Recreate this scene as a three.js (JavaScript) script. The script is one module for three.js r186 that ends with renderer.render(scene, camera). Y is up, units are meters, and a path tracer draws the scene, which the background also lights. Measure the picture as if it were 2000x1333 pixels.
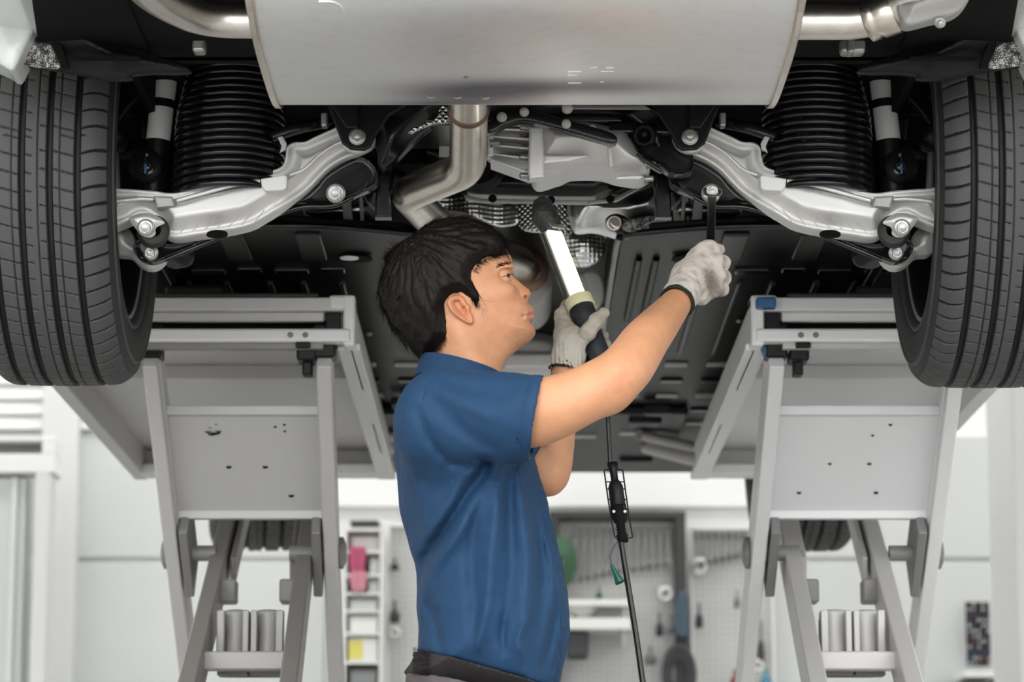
import * as THREE from 'three';
import { mergeGeometries, toCreasedNormals } from 'three/addons/utils/BufferGeometryUtils.js';
import { RoundedBoxGeometry } from 'three/addons/geometries/RoundedBoxGeometry.js';
import { RectAreaLightUniformsLib } from 'three/addons/lights/RectAreaLightUniformsLib.js';
import { createNoise3D } from 'simplex-noise';

// ---------------------------------------------------------------- camera, sky, exposure
const FOCAL = 5700, CAM_Y = 0.6, PITCH = Math.atan((1760 - 666.5) / FOCAL);
const scene = new THREE.Scene();
const camera = new THREE.PerspectiveCamera(2 * Math.atan(666.5 / FOCAL) * 180 / Math.PI, 2000 / 1333, 0.05, 200);
camera.position.set(0, CAM_Y, 0);
camera.rotation.x = PITCH;
camera.focus = 4.92;
camera.userData.fStop = 5.6;
scene.add(camera);

const renderer = new THREE.WebGLRenderer({ antialias: true });
renderer.toneMapping = THREE.LinearToneMapping;
renderer.toneMappingExposure = 1.36;
renderer.shadowMap.enabled = true;
RectAreaLightUniformsLib.init();
scene.background = new THREE.Color(4.6, 4.65, 4.7);          // bright overcast sky, entering by an unseen bay opening added for light
const LAMP_POWER = 14.0;                                     // unseen ceiling panels, added to light the workshop
// ---------------------------------------------------------------- helpers
const V = (x, y, z) => new THREE.Vector3(x, y, z);
const cosP = Math.cos(PITCH), sinP = Math.sin(PITCH);
const ray = (px, py) => { const a = (px - 1000) / FOCAL, b = (666.5 - py) / FOCAL; return V(a, sinP + b * cosP, -cosP + b * sinP); };
const at = (px, py, d) => { const r = ray(px, py); return r.multiplyScalar(d / -r.z).add(camera.position); };       // the point at distance d into the room
const onY = (px, py, y) => { const r = ray(px, py); return r.multiplyScalar((y - CAM_Y) / r.y).add(camera.position); }; // the point at height y
let rngState = 12345;
const rnd = (a = 0, b = 1) => { rngState = (rngState * 1664525 + 1013904223) >>> 0; return a + (b - a) * rngState / 4294967296; };
const seeded = (s) => () => { s = (s * 1664525 + 1013904223) >>> 0; return s / 4294967296; };
const noise3 = createNoise3D(seeded(7));
const clamp = (x, a, b) => Math.min(b, Math.max(a, x)), mix = (a, b, t) => a + (b - a) * t;
const sstep = (a, b, x) => { const t = clamp((x - a) / (b - a), 0, 1); return t * t * (3 - 2 * t); };

const taken = new Map();
function numbered(name) { const n = taken.get(name) ?? 0; taken.set(name, n + 1); return n ? name + '_' + String(n).padStart(3, '0') : name; }
function tag(o, label, category, group, kind) {
  if (label) o.userData.label = label;
  if (category) o.userData.category = category;
  if (group) o.userData.group = group;
  if (kind) o.userData.kind = kind;
  return o;
}
function thing(name, label, category, origin, group) {
  const o = new THREE.Group(); o.name = numbered(name); o.position.copy(origin); scene.add(o);
  o.userData.base = origin.toArray();
  return tag(o, label, category, group);
}
const baseOf = (o) => { let b = V(0, 0, 0); for (let p = o; p && p !== scene; p = p.parent) b.add(p.position); return b; };
function boxUV(g) {
  g = g.index ? g.toNonIndexed() : g;
  const p = g.attributes.position, uv = new Float32Array(p.count * 2), a = V(), b = V(), c = V();
  for (let i = 0; i < p.count; i += 3) {
    a.fromBufferAttribute(p, i); b.fromBufferAttribute(p, i + 1); c.fromBufferAttribute(p, i + 2);
    const n = b.clone().sub(a).cross(c.clone().sub(a)), x = Math.abs(n.x), y = Math.abs(n.y), z = Math.abs(n.z);
    [a, b, c].forEach((q, k) => { const w = x > y && x > z ? [q.z, q.y] : y > z ? [q.x, q.z] : [q.x, q.y]; uv[(i + k) * 2] = w[0]; uv[(i + k) * 2 + 1] = w[1]; });
  }
  g.setAttribute('uv', new THREE.BufferAttribute(uv, 2));
  return g;
}
const plain = (g) => { const h = g.index ? g.toNonIndexed() : g.clone(); for (const k of Object.keys(h.attributes)) if (!['position', 'normal'].includes(k)) h.deleteAttribute(k); h.morphAttributes = {}; return h; };
const join = (list) => list.length === 1 ? list[0] : mergeGeometries(list.map(plain), false);
// geometry given in world coordinates becomes one named mesh under its parent
function part(name, geo, mat, parent, label) {
  let g = Array.isArray(geo) ? join(geo) : geo;
  if ((mat.map || mat.bumpMap || mat.roughnessMap || mat.normalMap) && !g.userData.keepUV) g = boxUV(g);
  const o = new THREE.Mesh(g, mat); o.name = parent === scene ? numbered(name) : name;
  if (parent !== scene) {
    const b = baseOf(parent); g.translate(-b.x, -b.y, -b.z);
    const same = parent.children.filter((c) => c.name.replace(/_\d{3}$/, '') === name).length;
    if (same) o.name = name + '_' + String(same).padStart(3, '0');
  }
  o.castShadow = o.receiveShadow = true;
  parent.add(o);
  if (label) o.userData.label = label;
  return o;
}
const parts = (name, list, mat, parent, label) => list.map((g) => part(name, g, mat, parent, label));   // each piece a part of its own
const struct = (name, geo, mat) => tag(part(name, geo, mat, scene), null, null, null, 'structure');
// a one-mesh thing: its origin goes to the middle of its base
function single(name, label, category, geo, mat, group) {
  let g = Array.isArray(geo) ? join(geo) : geo;
  if (mat.map || mat.bumpMap) g = g.userData.keepUV ? g : boxUV(g);
  g.computeBoundingBox(); const c = g.boundingBox.getCenter(V()); c.y = g.boundingBox.min.y; g.translate(-c.x, -c.y, -c.z);
  const o = new THREE.Mesh(g, mat); o.name = numbered(name); o.position.copy(c); o.castShadow = o.receiveShadow = true; scene.add(o);
  return tag(o, label, category, group);
}
// shapes
function rbox(w, h, d, r, pos, rot) {
  const g = r > 0 ? new RoundedBoxGeometry(w, h, d, 2, Math.min(r, w / 2.01, h / 2.01, d / 2.01)) : new THREE.BoxGeometry(w, h, d);
  if (rot) g.applyMatrix4(new THREE.Matrix4().makeRotationFromEuler(new THREE.Euler(...rot)));
  if (pos) g.translate(pos.x, pos.y, pos.z);
  return g;
}
const span = (x0, x1, y0, y1, z0, z1, r = 0) => rbox(Math.abs(x1 - x0), Math.abs(y1 - y0), Math.abs(z1 - z0), r, V((x0 + x1) / 2, (y0 + y1) / 2, (z0 + z1) / 2));
function aim(g, a, b, up = V(0, 1, 0)) {                    // turns +z of the geometry from a towards b and moves it to a
  const m = new THREE.Matrix4(), z = b.clone().sub(a).normalize(); if (Math.abs(z.dot(up)) > 0.999) up = V(1, 0, 0);
  const x = up.clone().cross(z).normalize(), y = z.clone().cross(x); m.makeBasis(x, y, z).setPosition(a);
  return g.applyMatrix4(m);
}
function beam(a, b, w, h, r = 0.003, up) { const L = a.distanceTo(b); return aim(rbox(w, h, L, r, V(0, 0, L / 2)), a, b, up); }
function rod(a, b, r0, r1 = r0, seg = 20) { const L = a.distanceTo(b), g = new THREE.CylinderGeometry(r1, r0, L, seg); g.rotateX(Math.PI / 2).translate(0, 0, L / 2); return aim(g, a, b); }
function turned(profile, a, b, seg = 32) {                  // a lathe; profile [radius, distance along a -> b]
  const g = new THREE.LatheGeometry(profile.map(([r, t]) => new THREE.Vector2(Math.max(r, 1e-5), t)), seg); g.rotateX(Math.PI / 2); return aim(g, a, b);
}
function tube(pts, r, n = 48, seg = 12, closed = false, tension = 0.5) {
  return new THREE.TubeGeometry(new THREE.CatmullRomCurve3(pts, closed, 'catmullrom', tension), n, r, seg, closed);
}
function pipe(pts, r, bend, n = 90, seg = 24) {             // straight runs with rounded bends
  const path = new THREE.CurvePath(); let from = pts[0];
  for (let i = 1; i < pts.length; i++) {
    if (i === pts.length - 1) { path.add(new THREE.LineCurve3(from, pts[i])); break; }
    const p = pts[i], b = Math.min(bend, p.distanceTo(pts[i - 1]) * 0.48, p.distanceTo(pts[i + 1]) * 0.48);
    const a0 = p.clone().add(pts[i - 1].clone().sub(p).setLength(b)), a1 = p.clone().add(pts[i + 1].clone().sub(p).setLength(b));
    path.add(new THREE.LineCurve3(from, a0)); path.add(new THREE.QuadraticBezierCurve3(a0, p, a1)); from = a1;
  }
  return new THREE.TubeGeometry(path, n, r, seg, false);
}
const shapeOf = (pts, holes = []) => { const s = new THREE.Shape(pts.map(([x, y]) => new THREE.Vector2(x, y))); for (const h of holes) s.holes.push(new THREE.Path(h.map(([x, y]) => new THREE.Vector2(x, y)))); return s; };
const extrude = (pts, depth, bev = 0.002, holes = [], n = 2) => new THREE.ExtrudeGeometry(shapeOf(pts, holes), { depth: Math.max(depth - 2 * bev, 1e-4), bevelEnabled: bev > 0, bevelSize: bev, bevelThickness: bev, bevelSegments: n, bevelOffset: -bev, curveSegments: 12 }).translate(0, 0, bev);
// an upright plate whose outline is given in pixels at distance d, growing thick into the room
const plate = (px, d, thick, bev = 0.002, holes = []) => extrude(px.map(([x, y]) => { const p = at(x, y, d); return [p.x, p.y]; }), thick, bev, holes.map((h) => h.map(([x, y]) => { const p = at(x, y, d); return [p.x, p.y]; }))).translate(0, 0, -d - thick);
// a level sheet whose outline is given in pixels at height y, growing thick upwards
const sheet = (px, y, thick, bev = 0.002) => { const g = extrude(px.map(([a, b]) => { const p = onY(a, b, y); return [p.x, p.z]; }), thick, bev); g.rotateX(Math.PI / 2); return g.translate(0, y + thick, 0); };
const smooth = (pts, n = 4) => { const c = new THREE.CatmullRomCurve3(pts.map(([x, y]) => V(x, y, 0)), true, 'catmullrom', 0.5), out = []; for (let i = 0; i < pts.length * n; i++) { const p = c.getPoint(i / (pts.length * n)); out.push([p.x, p.y]); } return out; };
function bolt(c, dir, r = 0.012, h = 0.012) {               // washer, flange and six-sided head
  const e = c.clone().add(dir);
  const hex = new THREE.CylinderGeometry(r * 0.64, r * 0.66, h, 6).rotateX(Math.PI / 2).translate(0, 0, h / 2 + r * 0.3);
  return join([turned([[0, 0], [r, 0], [r, r * 0.16], [r * 0.95, r * 0.22], [0.8 * r, r * 0.24], [r * 0.78, r * 0.36], [0, r * 0.4]], c, e, 24), aim(hex, c, e), turned([[0, 0], [r * 0.45, 0], [r * 0.42, r * 0.1], [0, r * 0.12]], c.clone().add(dir.clone().setLength(h + r * 0.3)), c.clone().add(dir.clone().setLength(h + r * 0.3 + 1)), 16)]);
}
function mirrored(g, cx) {
  g = plain(g); const p = g.attributes.position, n = g.attributes.normal;
  for (let i = 0; i < p.count; i++) { p.setX(i, 2 * cx - p.getX(i)); n.setX(i, -n.getX(i)); }
  for (const a of [p, n]) for (let i = 0; i < a.count; i += 3) for (let k = 0; k < 3; k++) { const t = a.array[(i + 1) * 3 + k]; a.array[(i + 1) * 3 + k] = a.array[(i + 2) * 3 + k]; a.array[(i + 2) * 3 + k] = t; }
  return g;
}
// signed distances
const smin = (a, b, k) => { const h = Math.max(k - Math.abs(a - b), 0) / k; return Math.min(a, b) - h * h * k * 0.25; };
const smax = (a, b, k) => -smin(-a, -b, k);
const ball = (x, y, z, c, r) => Math.hypot(x - c.x, y - c.y, z - c.z) - r;
const egg = (x, y, z, a, b, c) => { const k0 = Math.hypot(x / a, y / b, z / c), k1 = Math.hypot(x / (a * a), y / (b * b), z / (c * c)); return k1 < 1e-9 ? -Math.min(a, b, c) : k0 * (k0 - 1) / k1; };
function limb(x, y, z, a, b, ra, rb) {
  const dx = b.x - a.x, dy = b.y - a.y, dz = b.z - a.z, t = clamp(((x - a.x) * dx + (y - a.y) * dy + (z - a.z) * dz) / (dx * dx + dy * dy + dz * dz), 0, 1);
  return Math.hypot(x - a.x - dx * t, y - a.y - dy * t, z - a.z - dz * t) - mix(ra, rb, t);
}
function polyField(pts, pad = 0.08, cell = 0.002) {         // distance to a closed outline, sampled once and then looked up
  const xs = pts.map((p) => p[0]), ys = pts.map((p) => p[1]), x0 = Math.min(...xs) - pad, y0 = Math.min(...ys) - pad;
  const w = Math.ceil((Math.max(...xs) + pad - x0) / cell) + 2, h = Math.ceil((Math.max(...ys) + pad - y0) / cell) + 2, f = new Float32Array(w * h);
  for (let j = 0; j < h; j++) for (let i = 0; i < w; i++) {
    const x = x0 + i * cell, y = y0 + j * cell; let d = 1e9, s = 1;
    for (let k = 0, m = pts.length - 1; k < pts.length; m = k++) {
      const ex = pts[m][0] - pts[k][0], ey = pts[m][1] - pts[k][1], wx = x - pts[k][0], wy = y - pts[k][1], t = clamp((wx * ex + wy * ey) / (ex * ex + ey * ey + 1e-12), 0, 1), bx = wx - ex * t, by = wy - ey * t;
      d = Math.min(d, bx * bx + by * by);
      const c1 = y >= pts[k][1], c2 = y < pts[m][1], c3 = ex * wy > ey * wx;
      if ((c1 && c2 && c3) || (!c1 && !c2 && !c3)) s = -s;
    }
    f[j * w + i] = s * Math.sqrt(d);
  }
  return (x, y) => {
    const u = clamp((x - x0) / cell, 0, w - 1.001), v = clamp((y - y0) / cell, 0, h - 1.001), i = u | 0, j = v | 0, a = u - i, b = v - j, o = j * w + i;
    const out = Math.hypot(x - clamp(x, x0, x0 + (w - 1) * cell), y - clamp(y, y0, y0 + (h - 1) * cell));
    return (f[o] * (1 - a) + f[o + 1] * a) * (1 - b) + (f[o + w] * (1 - a) + f[o + w + 1] * a) * b + out;
  };
}
function nets(f, lo, hi, cell, lip = 1.5) {                 // meshes the zero surface of a distance field
  const nx = Math.ceil((hi.x - lo.x) / cell) + 2, ny = Math.ceil((hi.y - lo.y) / cell) + 2, nz = Math.ceil((hi.z - lo.z) / cell) + 2, B = 6;
  const val = new Float32Array(nx * ny * nz), sx = 1, sy = nx, sz = nx * ny;
  for (let bz = 0; bz < nz; bz += B) for (let by = 0; by < ny; by += B) for (let bx = 0; bx < nx; bx += B) {
    const ex = Math.min(bx + B, nx), ey = Math.min(by + B, ny), ez = Math.min(bz + B, nz);
    const c = f(lo.x + (bx + ex - 1) / 2 * cell, lo.y + (by + ey - 1) / 2 * cell, lo.z + (bz + ez - 1) / 2 * cell), skip = Math.abs(c) > B * 0.95 * cell * lip;
    for (let k = bz; k < ez; k++) for (let j = by; j < ey; j++) for (let i = bx; i < ex; i++) val[i + j * sy + k * sz] = skip ? c : f(lo.x + i * cell, lo.y + j * cell, lo.z + k * cell);
  }
  const id = new Int32Array(nx * ny * nz).fill(-1), pos = [], idx = [];
  for (let k = 0; k < nz - 1; k++) for (let j = 0; j < ny - 1; j++) for (let i = 0; i < nx - 1; i++) {
    const o = i + j * sy + k * sz; let n = 0, px = 0, py = 0, pz = 0, m = 0;
    for (let c = 0; c < 8; c++) if (val[o + (c & 1) + ((c >> 1) & 1) * sy + (c >> 2) * sz] < 0) m |= 1 << c;
    if (m === 0 || m === 255) continue;
    for (let c = 0; c < 8; c++) for (let ax = 0; ax < 3; ax++) {
      if (c >> ax & 1) continue; const d = c | 1 << ax; if ((m >> c & 1) === (m >> d & 1)) continue;
      const a = val[o + (c & 1) + ((c >> 1) & 1) * sy + (c >> 2) * sz], b = val[o + (d & 1) + ((d >> 1) & 1) * sy + (d >> 2) * sz], t = a / (a - b);
      px += (c & 1) + (ax === 0 ? t : 0); py += ((c >> 1) & 1) + (ax === 1 ? t : 0); pz += (c >> 2) + (ax === 2 ? t : 0); n++;
    }
    id[o] = pos.length / 3; pos.push(lo.x + (i + px / n) * cell, lo.y + (j + py / n) * cell, lo.z + (k + pz / n) * cell);
  }
  for (let k = 1; k < nz - 1; k++) for (let j = 1; j < ny - 1; j++) for (let i = 1; i < nx - 1; i++) {
    const o = i + j * sy + k * sz, s = val[o] < 0;
    const quad = (a, b, c, d, flip) => { const A = id[a], Bq = id[b], C = id[c], D = id[d]; if (A < 0 || Bq < 0 || C < 0 || D < 0) return; flip ? idx.push(A, Bq, C, A, C, D) : idx.push(A, C, Bq, A, D, C); };
    if (s !== val[o + sx] < 0) quad(o, o - sy, o - sy - sz, o - sz, !s);
    if (s !== val[o + sy] < 0) quad(o, o - sz, o - sz - sx, o - sx, !s);
    if (s !== val[o + sz] < 0) quad(o, o - sx, o - sx - sy, o - sy, !s);
  }
  const g = new THREE.BufferGeometry();
  g.setAttribute('position', new THREE.BufferAttribute(new Float32Array(pos), 3)); g.setIndex(idx); g.computeVertexNormals();
  return g;
}
function tint(g, fn) {                                      // vertex colours from position and normal
  const p = g.attributes.position, n = g.attributes.normal, c = new Float32Array(p.count * 3);
  for (let i = 0; i < p.count; i++) c.set(fn(p.getX(i), p.getY(i), p.getZ(i), n.getX(i), n.getY(i), n.getZ(i)), i * 3);
  g.setAttribute('color', new THREE.BufferAttribute(c, 3)); return g;
}
// textures
function fieldTexture(n, fn, srgb = false) {
  const d = new Uint8Array(n * n * 4);
  for (let y = 0; y < n; y++) for (let x = 0; x < n; x++) { const v = fn(x / n, y / n), o = (y * n + x) * 4; const a = Array.isArray(v) ? v : [v, v, v]; for (let c = 0; c < 3; c++) d[o + c] = clamp(a[c], 0, 1) * 255; d[o + 3] = 255; }
  const t = new THREE.DataTexture(d, n, n); t.wrapS = t.wrapT = THREE.RepeatWrapping; t.magFilter = THREE.LinearFilter; t.minFilter = THREE.LinearFilter; if (srgb) t.colorSpace = THREE.SRGBColorSpace; t.needsUpdate = true; return t;
}
const ring = (u, v, f, s) => { const a = u * 2 * Math.PI, b = v * 2 * Math.PI; return noise3(Math.cos(a) * f + s, Math.sin(a) * f + Math.cos(b) * f * 1.3, Math.sin(b) * f + s * 0.7); };
const fbm = (u, v, f, s, oct = 4) => { let r = 0, w = 0.5; for (let i = 0; i < oct; i++) { r += ring(u, v, f, s + i * 9.1) * w; f *= 2; w *= 0.5; } return r; };
const scaled = (t, sx, sy = sx) => { const c = t.clone(); c.repeat.set(1 / sx, 1 / sy); c.needsUpdate = true; return c; };
// ---------------------------------------------------------------- materials
const grunge = fieldTexture(512, (u, v) => { const a = fbm(u, v, 1.6, 3, 5), b = fbm(u, v, 7, 21, 3); return 0.55 + a * 0.28 + b * 0.12; });
const grungeSoft = fieldTexture(256, (u, v) => 0.85 + 0.15 * fbm(u, v, 2, 14, 4));
const fine = fieldTexture(256, (u, v) => 0.5 + fbm(u, v, 9, 5, 3) * 0.45);
const patina = fieldTexture(512, (u, v) => { const a = fbm(u, v, 1.1, 40, 5), b = fbm(u, v, 5, 61, 3), k = 0.9 + 0.1 * a + 0.06 * b; return [k, k * (0.985 + 0.02 * a), k * (0.96 + 0.03 * a)]; });
const reflectionAndTint = fieldTexture(512, (u, v) => {           // steel with a painted dark reflection and grey-violet heat tint by the inlet
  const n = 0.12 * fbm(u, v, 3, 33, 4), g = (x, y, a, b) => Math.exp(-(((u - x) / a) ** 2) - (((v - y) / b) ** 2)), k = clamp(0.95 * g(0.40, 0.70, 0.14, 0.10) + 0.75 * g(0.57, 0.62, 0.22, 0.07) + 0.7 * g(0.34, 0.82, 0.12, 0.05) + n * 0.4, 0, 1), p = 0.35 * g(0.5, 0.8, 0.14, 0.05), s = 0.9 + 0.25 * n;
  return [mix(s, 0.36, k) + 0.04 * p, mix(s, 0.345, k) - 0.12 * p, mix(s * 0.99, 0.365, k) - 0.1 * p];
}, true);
const std = (color, roughness, metalness = 0, more = {}) => { const m = new THREE.MeshStandardMaterial({ roughness, metalness, ...more }); m.color.set(color); return m; };
const lin = (r, g, b) => new THREE.Color().setRGB(r, g, b);
const matt = (r, g, b, roughness, specularIntensity, more = {}) => new THREE.MeshPhysicalMaterial({ color: lin(r, g, b), roughness, specularIntensity, ...more });
const M = {
  wall: std(lin(0.86, 0.865, 0.86), 0.75), panel: std(lin(0.61, 0.63, 0.62), 0.5), floor: std(lin(0.36, 0.36, 0.355), 0.4, 0, { bumpMap: scaled(grunge, 1.3), bumpScale: 0.0006 }),
  ceiling: std(lin(0.85, 0.85, 0.85), 0.85), trim: std(lin(0.69, 0.70, 0.69), 0.5), apron: std(lin(0.55, 0.55, 0.53), 0.9),
  lamp: new THREE.MeshStandardMaterial({ color: 0xffffff, emissive: 0xffffff, emissiveIntensity: 4 }), fixture: std(lin(0.8, 0.8, 0.8), 0.4),
  tunnel: std(lin(0.035, 0.034, 0.033), 0.5, 0.3),
  black: matt(0.007, 0.007, 0.0075, 0.42, 0.5), blackGloss: std(lin(0.008, 0.008, 0.009), 0.22), blackMatt: matt(0.006, 0.006, 0.006, 0.8, 0.25), under: matt(0.008, 0.0078, 0.0075, 0.42, 0.55, { bumpMap: scaled(grunge, 0.25), bumpScale: 0.0008 }),
  rib: matt(0.022, 0.0215, 0.021, 0.38, 0.9), plastic: matt(0.008, 0.008, 0.009, 0.42, 0.5, { bumpMap: scaled(fine, 0.08), bumpScale: 0.0004 }), tread: matt(1, 1, 1, 0.6, 0.6, { vertexColors: true }), rubber: std(lin(0.05, 0.049, 0.05), 0.58), rubberDark: std(lin(0.018, 0.018, 0.018), 0.6),
  cast: std(lin(0.76, 0.75, 0.73), 0.48, 0.6, { bumpMap: scaled(fine, 0.05), bumpScale: 0.0005 }), castDull: std(lin(0.5, 0.49, 0.47), 0.55, 0.75, { bumpMap: scaled(fine, 0.05), bumpScale: 0.0006 }),
  steel: std(lin(0.80, 0.745, 0.67), 0.27, 1, { map: scaled(patina, 0.35) }), steelPale: std(lin(0.84, 0.80, 0.75), 0.34, 1, { map: scaled(patina, 0.3) }), muffler: std(0xffffff, 0.46, 0.72, { map: reflectionAndTint }),
  weld: std(lin(0.20, 0.13, 0.09), 0.5, 0.8), foil: std(lin(0.9, 0.9, 0.9), 0.28, 1), zinc: std(lin(0.42, 0.415, 0.40), 0.36, 0.7), chrome: std(lin(0.85, 0.85, 0.85), 0.16, 1), toolSteel: std(lin(0.42, 0.42, 0.42), 0.25, 1),
  lift: std(lin(0.56, 0.55, 0.535), 0.42, 0, { bumpMap: scaled(grunge, 0.3), bumpScale: 0.0004 }), liftDark: std(lin(0.22, 0.215, 0.21), 0.5), liftPale: std(lin(0.74, 0.735, 0.72), 0.38),
  paint: new THREE.MeshPhysicalMaterial({ color: lin(0.74, 0.78, 0.75), roughness: 0.35, clearcoat: 1, clearcoatRoughness: 0.05 }), sticker: std(lin(0.86, 0.86, 0.83), 0.6), stickerWhite: std(lin(0.8, 0.79, 0.77), 0.5), blue: std(lin(0.03, 0.12, 0.28), 0.4),
};

// ---------------------------------------------------------------- the room
const RX = 7, ZB = -12.5, ZF = 5, CEIL = 5.2, TH = 0.2;
struct('floor', span(-RX - TH, RX + TH, -0.2, 0, ZB - TH, ZF + TH), M.floor);
struct('ground', span(-30, 30, -0.25, -0.05, ZF + TH, 40), M.apron);
struct('ceiling', span(-RX - TH, RX + TH, CEIL, CEIL + TH, ZB - TH, ZF + TH), M.ceiling);
struct('wall_left', span(-RX - TH, -RX, 0, CEIL, ZB - TH, ZF + TH), M.wall);
struct('wall_right', span(RX, RX + TH, 0, CEIL, ZB - TH, ZF + TH), M.wall);
const backWall = tag(new THREE.Group(), null, null, null, 'structure'); backWall.name = 'wall_back'; scene.add(backWall);
part('wall_core', span(-RX, RX, 0, CEIL, ZB - TH, ZB), M.wall, backWall);
struct('wall_front', [span(-RX, -5.4, 0, CEIL, ZF, ZF + TH), span(5.4, RX, 0, CEIL, ZF, ZF + TH), span(-5.4, 5.4, 4.3, CEIL, ZF, ZF + TH)], M.wall);  // unseen front, left wide open to let daylight in behind the camera
for (const [x0, x1] of [[-4.5, -3.3], [-3.28, -2.08], [-2.06, -0.80], [1.10, 2.08], [2.10, 3.3], [3.32, 4.5]])
  for (const [y0, y1] of [[0.06, 1.0], [1.02, 2.025], [2.045, 2.575]]) part('panel', span(x0, x1, y0, y1, ZB, ZB + 0.03, 0.006), M.panel, backWall);
for (let k = 0; k < 14; k++) for (const [x0, x1] of [[-4.5, -2.02], [-1.86, -0.9]]) part('slat', beam(V(x0, 2.63 + k * 0.066, ZB + 0.035), V(x1, 2.63 + k * 0.066, ZB + 0.035), 0.012, 0.062, 0.003, V(0, 1, -0.35)), M.wall, backWall);
part('fascia', span(-0.78, 1.08, 2.26, 2.75, ZB, ZB + 0.05, 0.01), M.wall, backWall);
struct('trim_1', span(-2.02, -1.86, 0, CEIL, ZB, ZB + 0.12, 0.01), M.trim);
{ // white pillar at the right
  const a = at(1978, 900, 9.2).x; struct('trim_2', span(a, a + 0.5, 0, CEIL, -9.7, -9.2, 0.012), M.trim);
}
{ // white sliding-door frame at the left edge
  const d = 11.2, L = (px) => at(px, 1000, d).x, H = (py) => at(60, py, d).y, g = tag(new THREE.Group(), null, null, null, 'structure'); g.name = 'door_1'; scene.add(g);
  part('door_header', [span(L(-260), L(104), H(924), H(886), -d - 0.2, -d, 0.008), span(L(-260), L(104), H(862), H(852), -d - 0.2, -d, 0.004), span(L(78), L(104), H(886), H(862), -d - 0.2, -d, 0.003)], M.wall, g);
  part('door_slot', span(L(-260), L(80), H(887), H(861), -d - 0.19, -d - 0.1), M.liftDark, g);
  part('door_post', span(L(66), L(96), 0, H(922), -d - 0.16, -d, 0.01), M.trim, g);
  part('door_leaf', span(L(-260), L(46), 0.01, H(930), -d - 0.14, -d - 0.06, 0.006), M.panel, g);
  part('door_rail', span(L(18), L(30), 0.01, H(930), -d - 0.06, -d - 0.03, 0.006), M.trim, g);
}
// added unseen ceiling panels: a glowing diffuser and an area light of its size
let lampNumber = 0;
for (const z of [3.2, -0.4, -9.6, -11.6]) for (const x of [-4.6, -1.6, 1.6, 4.6]) {
  const t = thing('added_ceiling_light', `unseen added white ceiling light panel, ${['first', 'second', 'third', 'fourth'][lampNumber % 4]} from the left in the ${['first', 'second', 'third', 'fourth'][lampNumber++ >> 2]} row from the open front`, 'ceiling light', V(x, CEIL, z), 'added ceiling light panels');
  part('frame', [span(x - 0.92, x + 0.92, CEIL - 0.06, CEIL, z - 0.33, z - 0.3), span(x - 0.92, x + 0.92, CEIL - 0.06, CEIL, z + 0.3, z + 0.33), span(x - 0.92, x - 0.9, CEIL - 0.06, CEIL, z - 0.3, z + 0.3), span(x + 0.9, x + 0.92, CEIL - 0.06, CEIL, z - 0.3, z + 0.3)], M.fixture, t);
  part('diffuser', span(x - 0.9, x + 0.9, CEIL - 0.045, CEIL - 0.03, z - 0.3, z + 0.3), M.lamp, t);
  const l = new THREE.RectAreaLight(0xfffcf7, z < -5 ? LAMP_POWER * 0.3 : LAMP_POWER, 1.8, 0.6); l.position.set(0, -0.055, 0); l.rotation.x = -Math.PI / 2; l.name = 'light'; t.add(l);
}
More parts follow.
